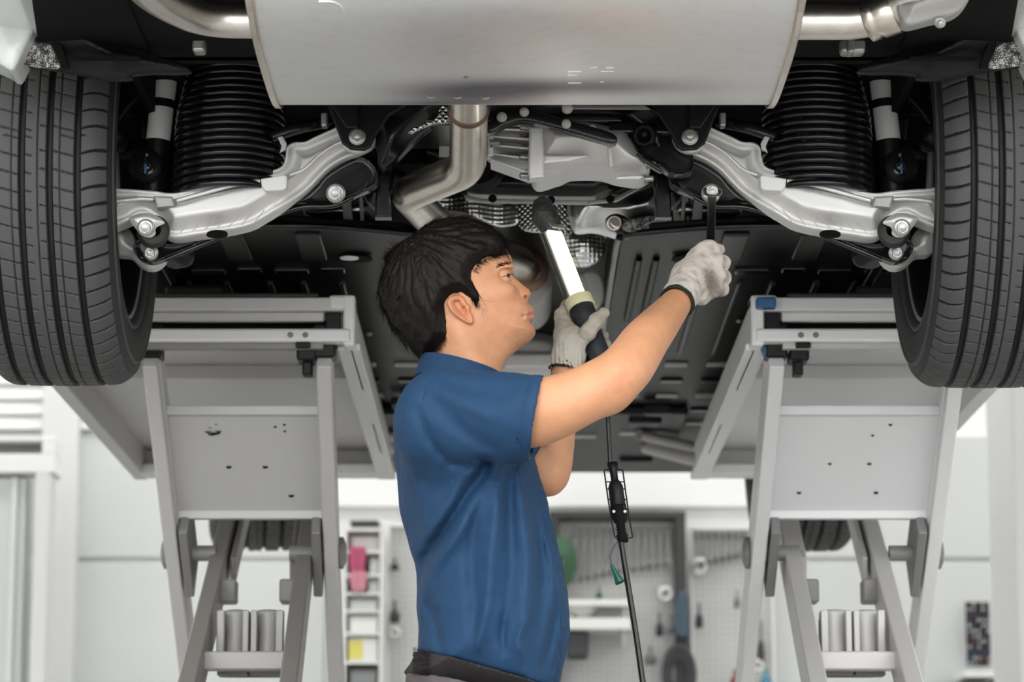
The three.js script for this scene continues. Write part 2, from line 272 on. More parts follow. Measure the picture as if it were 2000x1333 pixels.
// ---------------------------------------------------------------- the two scissor lifts
// g: pixel layout of one lift; every piece stands at its own distance in the room
function scissorLift(label, q) {
  const t = thing('scissor_lift', label, 'car lift', V((q.x0 + q.x1) / 2, 0, -6.7));
  const { x0, x1, s } = q, zN = -5.76, zE = -7.66, top = 1.795, inner = s > 0 ? x1 : x0, outer = s > 0 ? x0 : x1, e = (v) => inner - s * v;   // e: metres in from the inner edge
  // platform: deck sheet, end channel, bumper bar, side rails, ribs under the deck
  const deck = part('platform', [span(x0, x1, top - 0.028, top, zE, zN, 0.004)], q.paint, t);
  part('tread_mat', span(Math.min(outer, e(0.07)), Math.max(outer, e(0.07)), top, top + 0.008, zE, zN + 0.004, 0.003), M.rubberDark, deck);
  part('end_channel', [span(Math.min(outer, e(0.06)), Math.max(outer, e(0.06)), top - 0.046, top - 0.028, zN - 0.035, zN - 0.018, 0.002)], q.paint, deck);
  part('bumper_bar', [span(Math.min(outer, e(0.005)), Math.max(outer, e(0.005)), top - 0.093, top - 0.066, zN - 0.03, zN + 0.012, 0.006)], q.pale, deck);
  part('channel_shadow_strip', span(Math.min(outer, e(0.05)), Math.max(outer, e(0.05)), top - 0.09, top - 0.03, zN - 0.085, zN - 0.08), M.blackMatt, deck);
  for (const k of [0.095, 0.125]) part('screw', bolt(V(e(k), top - 0.08, zN + 0.012), V(0, 0, 1), 0.006, 0.003), M.liftDark, deck);
  parts('side_rail', [span(Math.min(inner, e(0.035)), Math.max(inner, e(0.035)), top - 0.1, top - 0.02, zE, zN - 0.05, 0.004), span(Math.min(inner + s * 0.012, e(0.01)), Math.max(inner + s * 0.012, e(0.01)), top - 0.1, top - 0.085, zE, zN - 0.05, 0.003)], q.pale, deck);
  part('side_rail', span(Math.min(outer, outer + s * 0.035), Math.max(outer, outer + s * 0.035), top - 0.1, top - 0.02, zE, zN - 0.05, 0.004), q.paint, deck);
  parts('corner_guard', [span(Math.min(inner + s * 0.004, e(0.05)), Math.max(inner + s * 0.004, e(0.05)), top - 0.025, top + 0.005, zN - 0.06, zN + 0.004, 0.008), span(Math.min(inner + s * 0.004, e(0.02)), Math.max(inner + s * 0.004, e(0.022)), top - 0.1, top + 0.004, zN - 0.062, zN + 0.0055, 0.006)], q.pale, deck);
  part('bracket', [span(e(0.115), e(0.075), top - 0.125, top - 0.1, zN - 0.09, zN - 0.02, 0.006)].concat([span(e(0.105), e(0.085), top - 0.15, top - 0.12, zN - 0.09, zN - 0.05, 0.004)]), M.black, deck);
  part('corner_shade_block', span(e(0.056), e(0.026), top - 0.078, top - 0.03, zN - 0.02, zN - 0.006, 0.003), M.black, deck);  // black block standing in for the shade of a corner recess
  part('lower_strip', span(Math.min(outer, e(0.06)), Math.max(outer, e(0.06)), top - 0.105, top - 0.093, zN - 0.03, zN - 0.004, 0.002), q.shadeTone, deck);
  part('catch', rbox(0.03, 0.012, 0.012, 0.003, V(e(0.1), top - 0.099, zN + 0.002)), M.black, deck);
  parts('deck_rib', [span(Math.min(outer, inner) + 0.03, Math.max(outer, inner) - 0.03, top - 0.098, top - 0.028, zE + 0.02, zE + 0.05, 0.003), span(Math.min(outer, inner) + 0.03, Math.max(outer, inner) - 0.03, top - 0.06, top - 0.028, -6.4, -6.36, 0.003)], q.paint, deck);
  part('cross_beam', [span(Math.min(outer, inner) + 0.03, Math.max(outer, inner) - 0.03, top - 0.1, top - 0.075, zE + 0.02, zE + 0.12, 0.003)], q.pale, deck);
  // outer arms with the sheet between them
  const armTop = V(q.outL[0], 1.685, -5.82), side = (x, k) => V(mix(q.outL[0], q.outL[1], k), 0, 0);
  const line = (xa, xb, k) => V(mix(xa, xb, k), mix(1.69, 1.335, k), mix(-5.82, -6.29, k));
  const up = V(0, 1, 0);
  for (const [xa, xb] of [q.outL, q.outR]) {
    const arm = part('scissor_arm', [beam(line(xa, xb, -0.02), line(xa, xb, 2.05), q.armW, 0.105, 0.004, up), beam(line(xa + 0.012 * q.dirOf(xa), xb + 0.012 * q.dirOf(xa), 0), line(xa + 0.012 * q.dirOf(xa), xb + 0.012 * q.dirOf(xa), 2.0), 0.012, 0.05, 0.003, up)], q.paint, t);
    part('pivot_plate', [beam(line(xa + 0.03 * q.dirOf(xa), xb + 0.03 * q.dirOf(xa), 0.78), line(xa + 0.03 * q.dirOf(xa), xb + 0.03 * q.dirOf(xa), 1.12), 0.02, 0.12, 0.004, up)], M.liftDark, arm);
    part('pin_cap', turned([[0, 0], [0.035, 0], [0.035, 0.012], [0.02, 0.018], [0, 0.018]], line(xa - 0.012 * q.dirOf(xa), xb - 0.012 * q.dirOf(xa), 0.99), line(xa - 0.5 * q.dirOf(xa), xb - 0.5 * q.dirOf(xa), 0.99), 24), M.liftDark, arm);
    part('hinge_block', [rbox(0.045, 0.07, 0.06, 0.006, line(xa, xb, -0.06).add(V(0, 0.0, -0.02)))], M.black, arm);
  }
  const a = line(q.outL[0] + 0.012, q.outL[1] + 0.012, 0.27), b = line(q.outR[0] - 0.012, q.outR[1] - 0.012, 0.27), c = line(q.outL[0] + 0.012, q.outL[1] + 0.012, 0.79), d = line(q.outR[0] - 0.012, q.outR[1] - 0.012, 0.79);
  let pl;
  { // cover sheet lying between the outer arms, with its screw holes
    const g = new THREE.BufferGeometry(), n = V(0, 0.82, 0.57).multiplyScalar(0.006), v = [a, b, d, c], quad = (p, r, s2, u) => [p, r, s2, p, s2, u];
    const lo = v.map((p) => p.clone().sub(n)), hi = v.map((p) => p.clone().add(n));
    const tri = [...quad(lo[0], lo[3], lo[2], lo[1]), ...quad(hi[0], hi[1], hi[2], hi[3]), ...[0, 1, 2, 3].flatMap((i) => quad(lo[i], lo[(i + 1) % 4], hi[(i + 1) % 4], hi[i]))];
    g.setAttribute('position', new THREE.BufferAttribute(new Float32Array(tri.flatMap((p) => p.toArray())), 3)); g.computeVertexNormals();
    pl = part('cover_sheet', [g, beam(a, b, 0.02, 0.02, 0.003), beam(c, d, 0.025, 0.02, 0.003)], q.sheet, t);
    const down = V(0, -0.6, 0.8);
    for (const [u, w, r] of q.holes) { const p = a.clone().lerp(b, u).lerp(c.clone().lerp(d, u), w); part('screw_hole', turned([[0, 0], [r, 0], [r * 0.9, 0.003], [0, 0.003]], p.clone().addScaledVector(n, -1.0), p.clone().addScaledVector(n, -1.0).addScaledVector(n, -80), 14), M.blackMatt, pl); }
  }
  if (q.smudge) part('oil_smudge', q.smudge.map(([u, w, r]) => { const p = a.clone().lerp(b, u).lerp(c.clone().lerp(d, u), w), n = V(0, 0.82, 0.57).multiplyScalar(0.006); return turned([[0, 0], [r, 0], [r * 0.8, 0.001], [0, 0.0012]], p.clone().sub(n), p.clone().addScaledVector(n, -80), 12); }), M.blackMatt, pl, 'dark oil smudge');
  // inner arms crossing the other way, axle, cross members and rams
  const inn = (x0i, x1i, k) => V(mix(x0i, x1i, k), mix(1.555, 0.95, k), mix(-6.86, -5.5, k));
  for (const [xa, xb] of [q.inL, q.inR]) {
    const arm = part('scissor_arm', [beam(inn(xa, xb, -0.05), inn(xa, xb, 1.1), q.inW, 0.09, 0.004), beam(inn(xa + q.lip(xa), xb + q.lip(xa), 0), inn(xa + q.lip(xa), xb + q.lip(xa), 0.42), 0.012, 0.06, 0.003)], q.shadeTone, t);
    part('stop_lug', rbox(0.05, 0.05, 0.06, 0.006, inn(xa + q.lip(xa) * 0.8, xb + q.lip(xa) * 0.8, 0.52)), M.liftDark, arm);
  }
  parts('cross_member', [beam(inn(q.inL[0], q.inL[1], 0), inn(q.inR[0], q.inR[1], 0), 0.05, 0.05, 0.004), beam(inn(q.inL[0], q.inL[1], 0.815), inn(q.inR[0], q.inR[1], 0.815), 0.05, 0.036, 0.004)], q.ram, t);
  const zP = -6.26, yP = 1.335, xl = mix(q.outL[0], q.outL[1], 1), xr = mix(q.outR[0], q.outR[1], 1);
  parts('axle_pin', [rod(V(xl, yP, zP), V(xl + 0.09, yP, zP), 0.017), rod(V(xr, yP, zP), V(xr - 0.09, yP, zP), 0.017)], M.liftDark, t);
  const il = mix(q.inL[0], q.inL[1], 0.75) + 0.03, ir = mix(q.inR[0], q.inR[1], 0.75) - 0.03, w = ir - il, yB = 1.105, zB = -5.86;
  for (const [k, kw] of [[0.0, 0.12], [0.4, 0.1], [0.53, 0.1], [0.92, 0.12]]) part('ram_bracket', rbox(kw * w, 0.085, 0.03, 0.003, V(il + (k + kw / 2) * w, yB + 0.025, zB)), q.ram, t);
  for (const k of [0.26, 0.775]) {
    const p = V(il + k * w, yB, zB - 0.03), ram = part('hydraulic_ram', turned([[0.0, 0], [0.018, 0], [0.021, 0.01], [0.022, 0.055], [0.03, 0.09], [0.03, 0.098], [0, 0.1]], p.clone().add(V(0, -0.03, 0)), p.clone().add(V(0, 0.5, -0.1)), 28), q.ram, t);
    part('ram_seat', rbox(0.06, 0.03, 0.05, 0.003, p.clone().add(V(0, -0.05, 0.03))), M.liftDark, ram);
  }
  parts('ram_housing', [rbox(w, 0.03, 0.06, 0.003, V((il + ir) / 2, yB - 0.095, zB - 0.04)), rbox(w * 0.9, 0.12, 0.02, 0.003, V((il + ir) / 2, yB - 0.0, zB - 0.09))], M.liftDark, t);
  // lower scissor and base frame below the picture
  for (const x of [q.outL[1], q.outR[1]]) part('lower_arm', beam(V(x, 0.98, -6.75), V(x, 0.12, -5.7), q.armW, 0.1, 0.004, up), q.paint, t);
  for (const x of [q.inL[1], q.inR[1]]) part('lower_arm', beam(V(x, 0.92, -5.45), V(x, 0.12, -7.1), q.inW, 0.09, 0.004), q.paint, t);
  parts('base_frame', [span(x0 + 0.05, x1 - 0.05, 0, 0.03, -7.5, -5.4, 0.004), span(x0 + 0.1, x0 + 0.16, 0.03, 0.11, -7.4, -5.5, 0.004), span(x1 - 0.16, x1 - 0.1, 0.03, 0.11, -7.4, -5.5, 0.004)], q.paint, t);
  for (const z of [-6.0, -7.35]) part('lifting_pad', span((x0 + x1) / 2 - 0.06, (x0 + x1) / 2 + 0.06, top, 1.8552, z - 0.08, z + 0.08, 0.01), M.rubberDark, t);
  return t;
}
{
  const X = (px, py, d) => at(px, py, d).x;
  const white = std(lin(0.78, 0.775, 0.78), 0.4), whitePale = std(lin(0.85, 0.85, 0.83), 0.35), whiteSheet = std(lin(0.80, 0.80, 0.81), 0.45), greySheet = std(lin(0.56, 0.555, 0.545), 0.4);
  scissorLift('grey scissor lift on the left, with a dark oil smudge on its cover sheet', {
    x0: -1.0, x1: X(690, 600, 5.76), s: 1, paint: M.lift, ram: std(lin(0.36, 0.35, 0.335), 0.4), shadeTone: std(lin(0.24, 0.225, 0.21), 0.45), pale: M.liftPale, sheet: greySheet, armW: 0.03, inW: 0.034, dirOf: (x) => (x < -0.55 ? 1 : -1), lip: (x) => (x < -0.55 ? 0.03 : -0.025),  // inner arms coloured darker to imitate backlit shade
    outL: [X(300, 700, 5.84), X(342, 1150, 6.29)], outR: [X(636, 700, 5.84), X(648, 1150, 6.29)], inL: [X(466, 965, 6.86), X(362, 1360, 5.5)], inR: [X(612, 965, 6.86), X(562, 1360, 5.5)],
    smudge: [[0.265, 0.17, 0.007], [0.29, 0.19, 0.009], [0.315, 0.18, 0.01], [0.335, 0.165, 0.006], [0.28, 0.13, 0.003], [0.32, 0.1, 0.003]], holes: [[0.38, 0.5, 0.006], [0.62, 0.5, 0.006], [0.78, 0.78, 0.006], [0.7, 0.12, 0.003], [0.76, 0.1, 0.003], [0.76, 0.16, 0.003]],
  });
  scissorLift('white scissor lift on the right, with a blue corner on its platform', {
    x0: X(1470, 600, 5.76), x1: 1.06, s: -1, paint: white, ram: std(lin(0.56, 0.55, 0.54), 0.4), shadeTone: std(lin(0.52, 0.51, 0.495), 0.42), pale: whitePale, sheet: whiteSheet, armW: 0.03, inW: 0.036, dirOf: (x) => (x < 0.68 ? 1 : -1), lip: (x) => (x < 0.68 ? 0.025 : -0.03),
    outL: [X(1512, 700, 5.84), X(1478, 1150, 6.29)], outR: [X(1862, 700, 5.84), X(1816, 1150, 6.29)], inL: [X(1518, 985, 6.86), X(1600, 1360, 5.5)], inR: [X(1676, 985, 6.86), X(1788, 1360, 5.5)],
    holes: [[0.19, 0.75, 0.005], [0.66, 0.75, 0.005], [0.6, 0.47, 0.005], [0.36, 0.47, 0.004], [0.7, 0.1, 0.004], [0.6, 0.2, 0.003]],
  });
  const lift2 = scene.children.filter((o) => o.name.startsWith('scissor_lift'))[1];
  part('corner_cap', rbox(0.04, 0.022, 0.03, 0.005, at(1496, 593, 5.74)), M.blue, lift2, 'blue painted corner cap');
  part('corner_cap', rbox(0.03, 0.02, 0.03, 0.005, at(1503, 686, 5.8)), M.blue, lift2, 'blue painted corner cap');
}
// ---------------------------------------------------------------- the car, raised on the lifts: wheels
const CX = 0.0235, mirrorX = (x) => 2 * CX - x;
const car = thing('car', 'white car raised on the two scissor lifts, seen from behind and below', 'car', V(CX, 1.52, -6.6));
const WR = 0.368, WW = 0.258;
// tyre around the x axis: u runs across the tread from the inner (+x) edge, angle round it
function tyreGeometry(nA, nU) {
  const prof = [], half = WW / 2, pos = [], idx = [], col = [];
  const side = [[0.238, half - 0.026], [0.25, half - 0.012], [0.275, half - 0.003], [0.305, half], [0.33, half - 0.004], [0.347, half - 0.012]];
  for (let i = 0; i < side.length - 1; i++) for (let k = 0; k < 4; k++) { const t = k / 4; prof.push([mix(side[i][0], side[i + 1][0], t), mix(side[i][1], side[i + 1][1], t), -1]); }
  for (let i = 0; i <= nU; i++) { const u = i / nU, x = (0.5 - u) * (WW - 0.02), e = Math.abs(u - 0.5) * 2; prof.push([WR - 0.004 * e * e - 0.017 * Math.pow(Math.max(0, e - 0.72) / 0.28, 2.2), x, u]); }
  for (let i = side.length - 2; i >= 0; i--) for (let k = 3; k >= 0; k--) { const t = k / 4; prof.push([mix(side[i][0], side[i + 1][0], t), -mix(side[i][1], side[i + 1][1], t), -1]); }
  const pitch = 0.0315, G = [0.2, 0.4, 0.6, 0.8], n = prof.length;
  const depth = (u, s) => {                                  // how deep the tread is cut at this place, metres
    if (u < 0) return 0;
    let d = 0; const w = 0.0062;
    for (const g of G) d = Math.max(d, 0.009 * (1 - sstep(w * 0.75, w, Math.abs(u - g) * WW)));
    const cut = (phase, slope, width, deep) => { let q = ((s + phase + slope) / pitch) % 1; if (q < 0) q += 1; q = Math.abs(q - 0.5) * pitch; return deep * (1 - sstep(width * 0.6, width, q)); };
    const rib = u < 0.2 ? 0 : u < 0.4 ? 1 : u < 0.6 ? 2 : u < 0.8 ? 3 : 4, um = u * WW;
    if (rib === 0) { const k = u / 0.2; if (k < 0.97) d = Math.max(d, cut(0, 0.010 * k * k - 0.002, mix(0.0034, 0.0012, k), 0.006)); }
    if (rib === 4) { const k = (1 - u) / 0.2; if (k < 0.97) d = Math.max(d, cut(0.01, -0.010 * k * k, mix(0.0034, 0.0012, k), 0.006)); }
    if (rib === 1 || rib === 3) { const v = (u - (rib === 1 ? 0.2 : 0.6)) / 0.2; d = Math.max(d, cut(0.012, -v * 0.013, 0.0011, 0.004), 0.004 * (1 - sstep(0.0006, 0.0012, Math.abs(v - (rib === 1 ? 0.62 : 0.38)) * 0.2 * WW))); }
    if (rib === 2) { const v = (u - 0.4) / 0.2; d = Math.max(d, 0.004 * (1 - sstep(0.0006, 0.0012, Math.abs(v - 0.42) * 0.2 * WW))); if (v < 0.36 || v > 0.66) d = Math.max(d, cut(v < 0.36 ? 0.004 : 0.018, -v * 0.013, 0.0011, 0.004)); }
    return d;
  };
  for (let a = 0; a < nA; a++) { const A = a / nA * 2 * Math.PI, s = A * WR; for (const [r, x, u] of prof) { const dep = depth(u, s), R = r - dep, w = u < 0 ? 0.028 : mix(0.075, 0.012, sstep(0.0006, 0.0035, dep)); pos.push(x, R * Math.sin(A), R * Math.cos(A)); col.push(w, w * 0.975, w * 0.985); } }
  for (let a = 0; a < nA; a++) for (let i = 0; i < n - 1; i++) { const p = a * n + i, q = ((a + 1) % nA) * n + i; idx.push(p, p + 1, q, p + 1, q + 1, q); }
  const g = new THREE.BufferGeometry(); g.setAttribute('position', new THREE.BufferAttribute(new Float32Array(pos), 3)); g.setAttribute('color', new THREE.BufferAttribute(new Float32Array(col), 3)); g.setIndex(idx); g.computeVertexNormals(); return g;
}
const WHEEL_Y = 1.52 + WR, WHEEL_Z = -5.2, TRACK = 0.7085 + WW / 2;
function makeWheel(name, c, flip, tyre, parent) {
  const w = new THREE.Group(), same = parent.children.filter((o) => o.name.startsWith(name)).length; w.name = same ? name + '_' + String(same).padStart(3, '0') : name; parent.add(w);
  w.position.copy(c).sub(parent.position);
  if (flip) w.rotation.y = Math.PI;
  const put = (n, g, m) => { const o = new THREE.Mesh(g, m); o.name = n; o.castShadow = o.receiveShadow = true; w.add(o); return o; };
  put('tyre', tyre, M.tread);
  const X = V(1, 0, 0), h = WW / 2;
  put('rim', rimGeo, M.blackMatt); put('rim_glint', rimGlintGeo, M.zinc); put('rim_face', faceGeo, M.black); put('brake_disc', discGeo, M.blackGloss); put('sidewall_ring', lipGeo, M.rubber);
  return w;
}
const hx = WW / 2, O = V(0, 0, 0);
const rimGeo = turned([[0.242, hx - 0.03], [0.246, hx - 0.024], [0.236, hx - 0.02], [0.23, hx - 0.03], [0.222, hx - 0.05], [0.215, 0.02], [0.215, -0.06], [0.222, -hx + 0.05], [0.236, -hx + 0.02], [0.246, -hx + 0.024]], O, V(1, 0, 0), 96);
const faceGeo = (() => { const list = []; for (let k = 0; k < 5; k++) { const a = k / 5 * 2 * Math.PI, p = (r, s) => V(-hx + 0.04, r * Math.cos(a + s), r * Math.sin(a + s)); list.push(beam(p(0.05, -0.3), p(0.225, -0.1), 0.03, 0.04, 0.006), beam(p(0.05, 0.3), p(0.225, 0.1), 0.03, 0.04, 0.006)); } list.push(turned([[0, 0], [0.09, 0], [0.09, 0.03], [0.07, 0.045], [0, 0.045]], V(-hx + 0.02, 0, 0), V(1, 0, 0), 40)); return join(list); })();
const rimGlintGeo = turned([[0.246, hx - 0.025], [0.25, hx - 0.021], [0.2455, hx - 0.017], [0.239, hx - 0.02]], O, V(1, 0, 0), 96);  // pale ring added to mimic a sunlight glint by the rim
const discGeo = turned([[0.06, 0], [0.165, 0], [0.165, 0.024], [0.06, 0.024], [0.06, 0]], V(-0.03, 0, 0), V(1, 0, 0), 64);
const lipGeo = join([turned([[0.252, hx - 0.0125], [0.256, hx - 0.0065], [0.262, hx - 0.0065], [0.266, hx - 0.009]], O, V(1, 0, 0), 96), turned([[0.318, hx - 0.004], [0.321, hx], [0.326, hx], [0.329, hx - 0.006]], O, V(1, 0, 0), 96)]);
const rearTyre = tyreGeometry(1500, 150);
makeWheel('rear_wheel', V(CX - TRACK, WHEEL_Y, WHEEL_Z), false, rearTyre, car);
makeWheel('rear_wheel', V(CX + TRACK, WHEEL_Y - 0.004, WHEEL_Z), true, rearTyre, car);
const frontTyre = tyreGeometry(420, 70);
makeWheel('front_wheel', V(-0.715, 1.558 + WR, -8.085), false, frontTyre, car).rotation.y = 0.1;
makeWheel('front_wheel', V(0.815, 1.556 + WR, -8.085), true, frontTyre, car).rotation.y += 0.04;
// ---------------------------------------------------------------- the car: shell, under-floor and rear structure
const mud = fieldTexture(512, (u, v) => { const a = ring(u, v, 3, 50), b = ring(u, v, 22, 71), c = ring(u, v, 45, 91), d = ring(u, v, 9, 11); const w = sstep(0.2, 0.6, b + 0.5 * a + 0.35 * d) * 0.85 + sstep(0.4, 0.8, c + 0.3 * a) * 0.4; return [0.012 + w * 0.75, 0.012 + w * 0.74, 0.013 + w * 0.7].map((x) => x); });
M.mud = std(0xffffff, 0.6, 0, { map: scaled(mud, 0.3) });
const MX = 0.0203;
const both = (name, geo, mat, parent = car, label) => { const g = Array.isArray(geo) ? join(geo) : geo, m = mirrored(g, MX); return [part(name, g, mat, parent, label), part(name, m, mat, parent, label)]; };
// cast or stamped piece: outline in pixels at distance d, half thickness t(inside distance, x, y), swelling towards the viewer
function sculpt(px, d, t, cell = 0.004, bow = () => 0, round = 0.006) {
  const pts = smooth(px, 5).map(([x, y]) => { const p = at(x, y, d); return [p.x, p.y]; }), f = polyField(pts, 0.03, 0.0025);
  const xs = pts.map((p) => p[0]), ys = pts.map((p) => p[1]), T = 0.16;
  return nets((x, y, z) => { const s = f(x, y); return smax(s, Math.abs(z + d - bow(x, y, -s)) - t(-s, x, y), round); }, V(Math.min(...xs) - 0.02, Math.min(...ys) - 0.02, -d - T), V(Math.max(...xs) + 0.02, Math.max(...ys) + 0.02, -d + T), cell);
}
{ // outer shell: bottom open over the wheels, everything above the picture
  const arc = (cz, cy, r, a0, a1, n = 14) => Array.from({ length: n + 1 }, (_, i) => { const a = mix(a0, a1, i / n); return [cz + r * Math.cos(a), cy + r * Math.sin(a)]; });
  const rw = arc(5.2, WHEEL_Y + 0.02, 0.43, 0.35, Math.PI - 0.35), fw = arc(8.05, 1.558 + WR, 0.42, 0.25, Math.PI - 0.25);
  const side = [[3.98, 2.02], [4.05, 1.99], [4.62, 1.99], ...rw.reverse(), [5.64, 2.03], [5.7, 2.03], [7.5, 2.03], ...fw.reverse(), [8.5, 1.98], [8.85, 1.97], [8.95, 2.1], [8.95, 2.42], [8.8, 2.6], [7.7, 2.72], [6.95, 3.2], [5.0, 3.26], [4.3, 3.12], [4.02, 2.7], [3.95, 2.3]];
  const g = extrude(side.map(([d, y]) => [d, y]), 1.86, 0.03); g.rotateY(Math.PI / 2);   // (d, y) outline swept across the car
  g.translate(CX - 0.93, 0, 0);
  part('body_shell', g, M.paint, car);
}
both('sill', span(-0.925, -0.865, 1.9, 2.05, -7.58, -5.72, 0.015), M.paint);
// wheel-house and floor linings, matt black
parts('floor_lining', [span(-0.88, 0.93, 2.06, 2.075, -5.5, -4.05), span(-0.9, 0.95, 1.97, 2.3, -5.66, -5.6), span(-0.6, 0.65, 1.98, 2.07, -5.5, -5.4)], M.blackMatt, car);
both('wheel_lining', [span(-0.955, -0.66, 2.29, 2.3, -5.62, -4.7), span(-0.955, -0.56, 1.93, 2.32, -5.53, -5.49), span(-0.66, -0.645, 2.0, 2.3, -5.6, -4.72)], M.blackMatt);
parts('rear_valance', [span(-0.72, 0.76, 1.985, 1.995, -4.72, -4.06), span(-0.8, 0.84, 1.985, 2.06, -4.74, -4.7)], M.blackMatt, car);
both('valance_corner', extrude([[-0.715, 4.08], [-0.79, 4.72], [-0.60, 4.72], [-0.60, 4.08]], 0.008, 0.002).rotateX(-Math.PI / 2).translate(0, 1.98, 0), M.blackMatt);
both('bumper_corner', sculpt([[-90, -60], [60, -60], [78, -30], [76, 5], [66, 50], [46, 95], [24, 136], [6, 126], [-50, 100], [-100, 60]], 4.56, (s) => 0.05, 0.006, (x, y, s) => -0.05 * (1 - sstep(0, 0.1, s))), M.paint);
{
  const guard = sculpt([[26, 128], [45, 72], [68, 28], [88, -30], [165, -50], [172, 10], [205, 50], [250, 86], [300, 106], [345, 118], [371, 131], [362, 139], [300, 142], [255, 148], [262, 154], [215, 158], [150, 146], [110, 139], [60, 132]], 4.64, (s, x, y) => 0.012 + 0.02 * sstep(0.0, 0.05, s), 0.004, (x, y, s) => 0.03 * sstep(0.0, 0.06, s) - 0.5 * Math.max(0, x + 0.66) * 0.3);
  const [g1, g2] = both('splash_guard', guard, M.plastic);
  for (const [g, m] of [[g1, (q) => q], [g2, (q) => mirrored(q, MX)]]) {
    part('guard_rib', m(join([plate([[140, 108], [270, 110], [272, 113], [138, 112]], 4.58, 0.02, 0.0005), plate([[78, 20], [92, 20], [132, 118], [134, 130], [118, 126]], 4.592, 0.02, 0.002)])), M.blackMatt, g);
    part('mud_spatter', m(sculpt([[40, 118], [60, 85], [74, 62], [88, 66], [112, 110], [118, 134], [80, 134], [52, 128]], 4.602, () => 0.005, 0.003)), M.mud, g, 'pale dried mud spatter');
  }
}
// under-floor: two big panels with pressed ribs, the tunnel between them
const FLOOR_Y = 1.87;
for (const [x0, x1, s] of [[-0.86, -0.165, 1], [0.205, 0.9, -1]]) {
  const inn = s > 0 ? x1 : x0, out = s > 0 ? x0 : x1;
  const zc = -5.43;
  const sh = [[inn, -5.58], [inn - s * 0.012, -5.53], [inn - s * 0.045, -5.49], [inn - s * 0.26, zc], [out + s * 0.1, zc - 0.02], [out, zc - 0.1], [out, -8.3], [inn, -8.3]];
  const g = extrude(sh.map(([x, z]) => [x, -z]), 0.016, 0.004); g.rotateX(-Math.PI / 2); g.translate(0, FLOOR_Y, 0);
  const p = part('floor_panel', g, M.under, car);
  const low = FLOOR_Y - 0.004;
  // rolled rim along the rear and inner edge
  part('panel_rim', [tube([V(out + s * 0.1, low, zc - 0.02), V(inn - s * 0.26, low, zc + 0.002), V(inn - s * 0.05, low, -5.487), V(inn - s * 0.014, low, -5.527), V(inn - s * 0.002, low, -5.59), V(inn - s * 0.002, low, -6.2), V(inn - s * 0.002, low, -7.2)], 0.007, 120, 10)], M.blackGloss, p);
  for (const k of [0.05, 0.085]) part('pressed_rib', tube([V(inn - s * k, low, -5.72), V(inn - s * k, low - 0.002, -5.8), V(inn - s * k, low - 0.002, -6.3), V(inn - s * k, low, -6.36)], 0.007, 40, 8), M.under, p);
  let n = 0;
  for (const k of [0.19, 0.27, 0.34, 0.43, 0.51]) {
    part('pressed_rib', beam(V(inn - s * k, low, -5.95), V(inn - s * k, low, -6.75), 0.012, 0.012, 0.004), M.rib, p);
    if (n++ % 2 === 0) part('pressed_rib', beam(V(inn - s * (k + 0.04), low, -5.5), V(inn - s * (k + 0.04), low, -5.72), 0.05, 0.010, 0.004), M.rib, p);
  }
  parts('panel_step', [...Array.from({ length: 7 }, (_, i) => rbox(0.05 + 0.02 * (i % 2), 0.012, 0.035, 0.004, V(inn - s * (0.2 + i * 0.085), low, -5.82 - 0.012 * (i % 2))))], M.blackGloss, p);
  part('drain_hole', [turned([[0.0, 0], [0.034, 0], [0.036, 0.004], [0, 0.004]], V(inn - s * 0.15, low, -5.71), V(inn - s * 0.15, 0, -5.71), 28)], M.blackMatt, p);
  part('drain_plug', [turned([[0.0, 0], [0.02, 0], [0.018, 0.003], [0, 0.003]], V(inn - s * 0.16, low - 0.003, -5.695), V(inn - s * 0.16, 0, -5.695), 28)], M.stickerWhite, p, 'white drain plug');
  for (let i = 0; i < 5; i++) parts('slotted_step', [0, 1, 2, 3].map((j) => rbox(0.055, 0.008, 0.03, 0.003, V(inn - s * (0.09 + j * 0.1), low, -6.9 - i * 0.22))), i % 2 ? M.blackGloss : M.castDull, p);
  part('sill_seam', [beam(V(out + s * 0.16, low, -5.5), V(out + s * 0.16, low, -8.2), 0.02, 0.02, 0.004)], M.blackGloss, p);
  parts('fixing_stud', [[0.3, -6.35], [0.33, -6.36], [0.16, -6.5], [0.42, -6.6]].map(([k, z]) => turned([[0, 0], [0.008, 0], [0.007, 0.006], [0, 0.007]], V(inn - s * k, low, z), V(inn - s * k, 0, z), 14)), M.zinc, p);
}
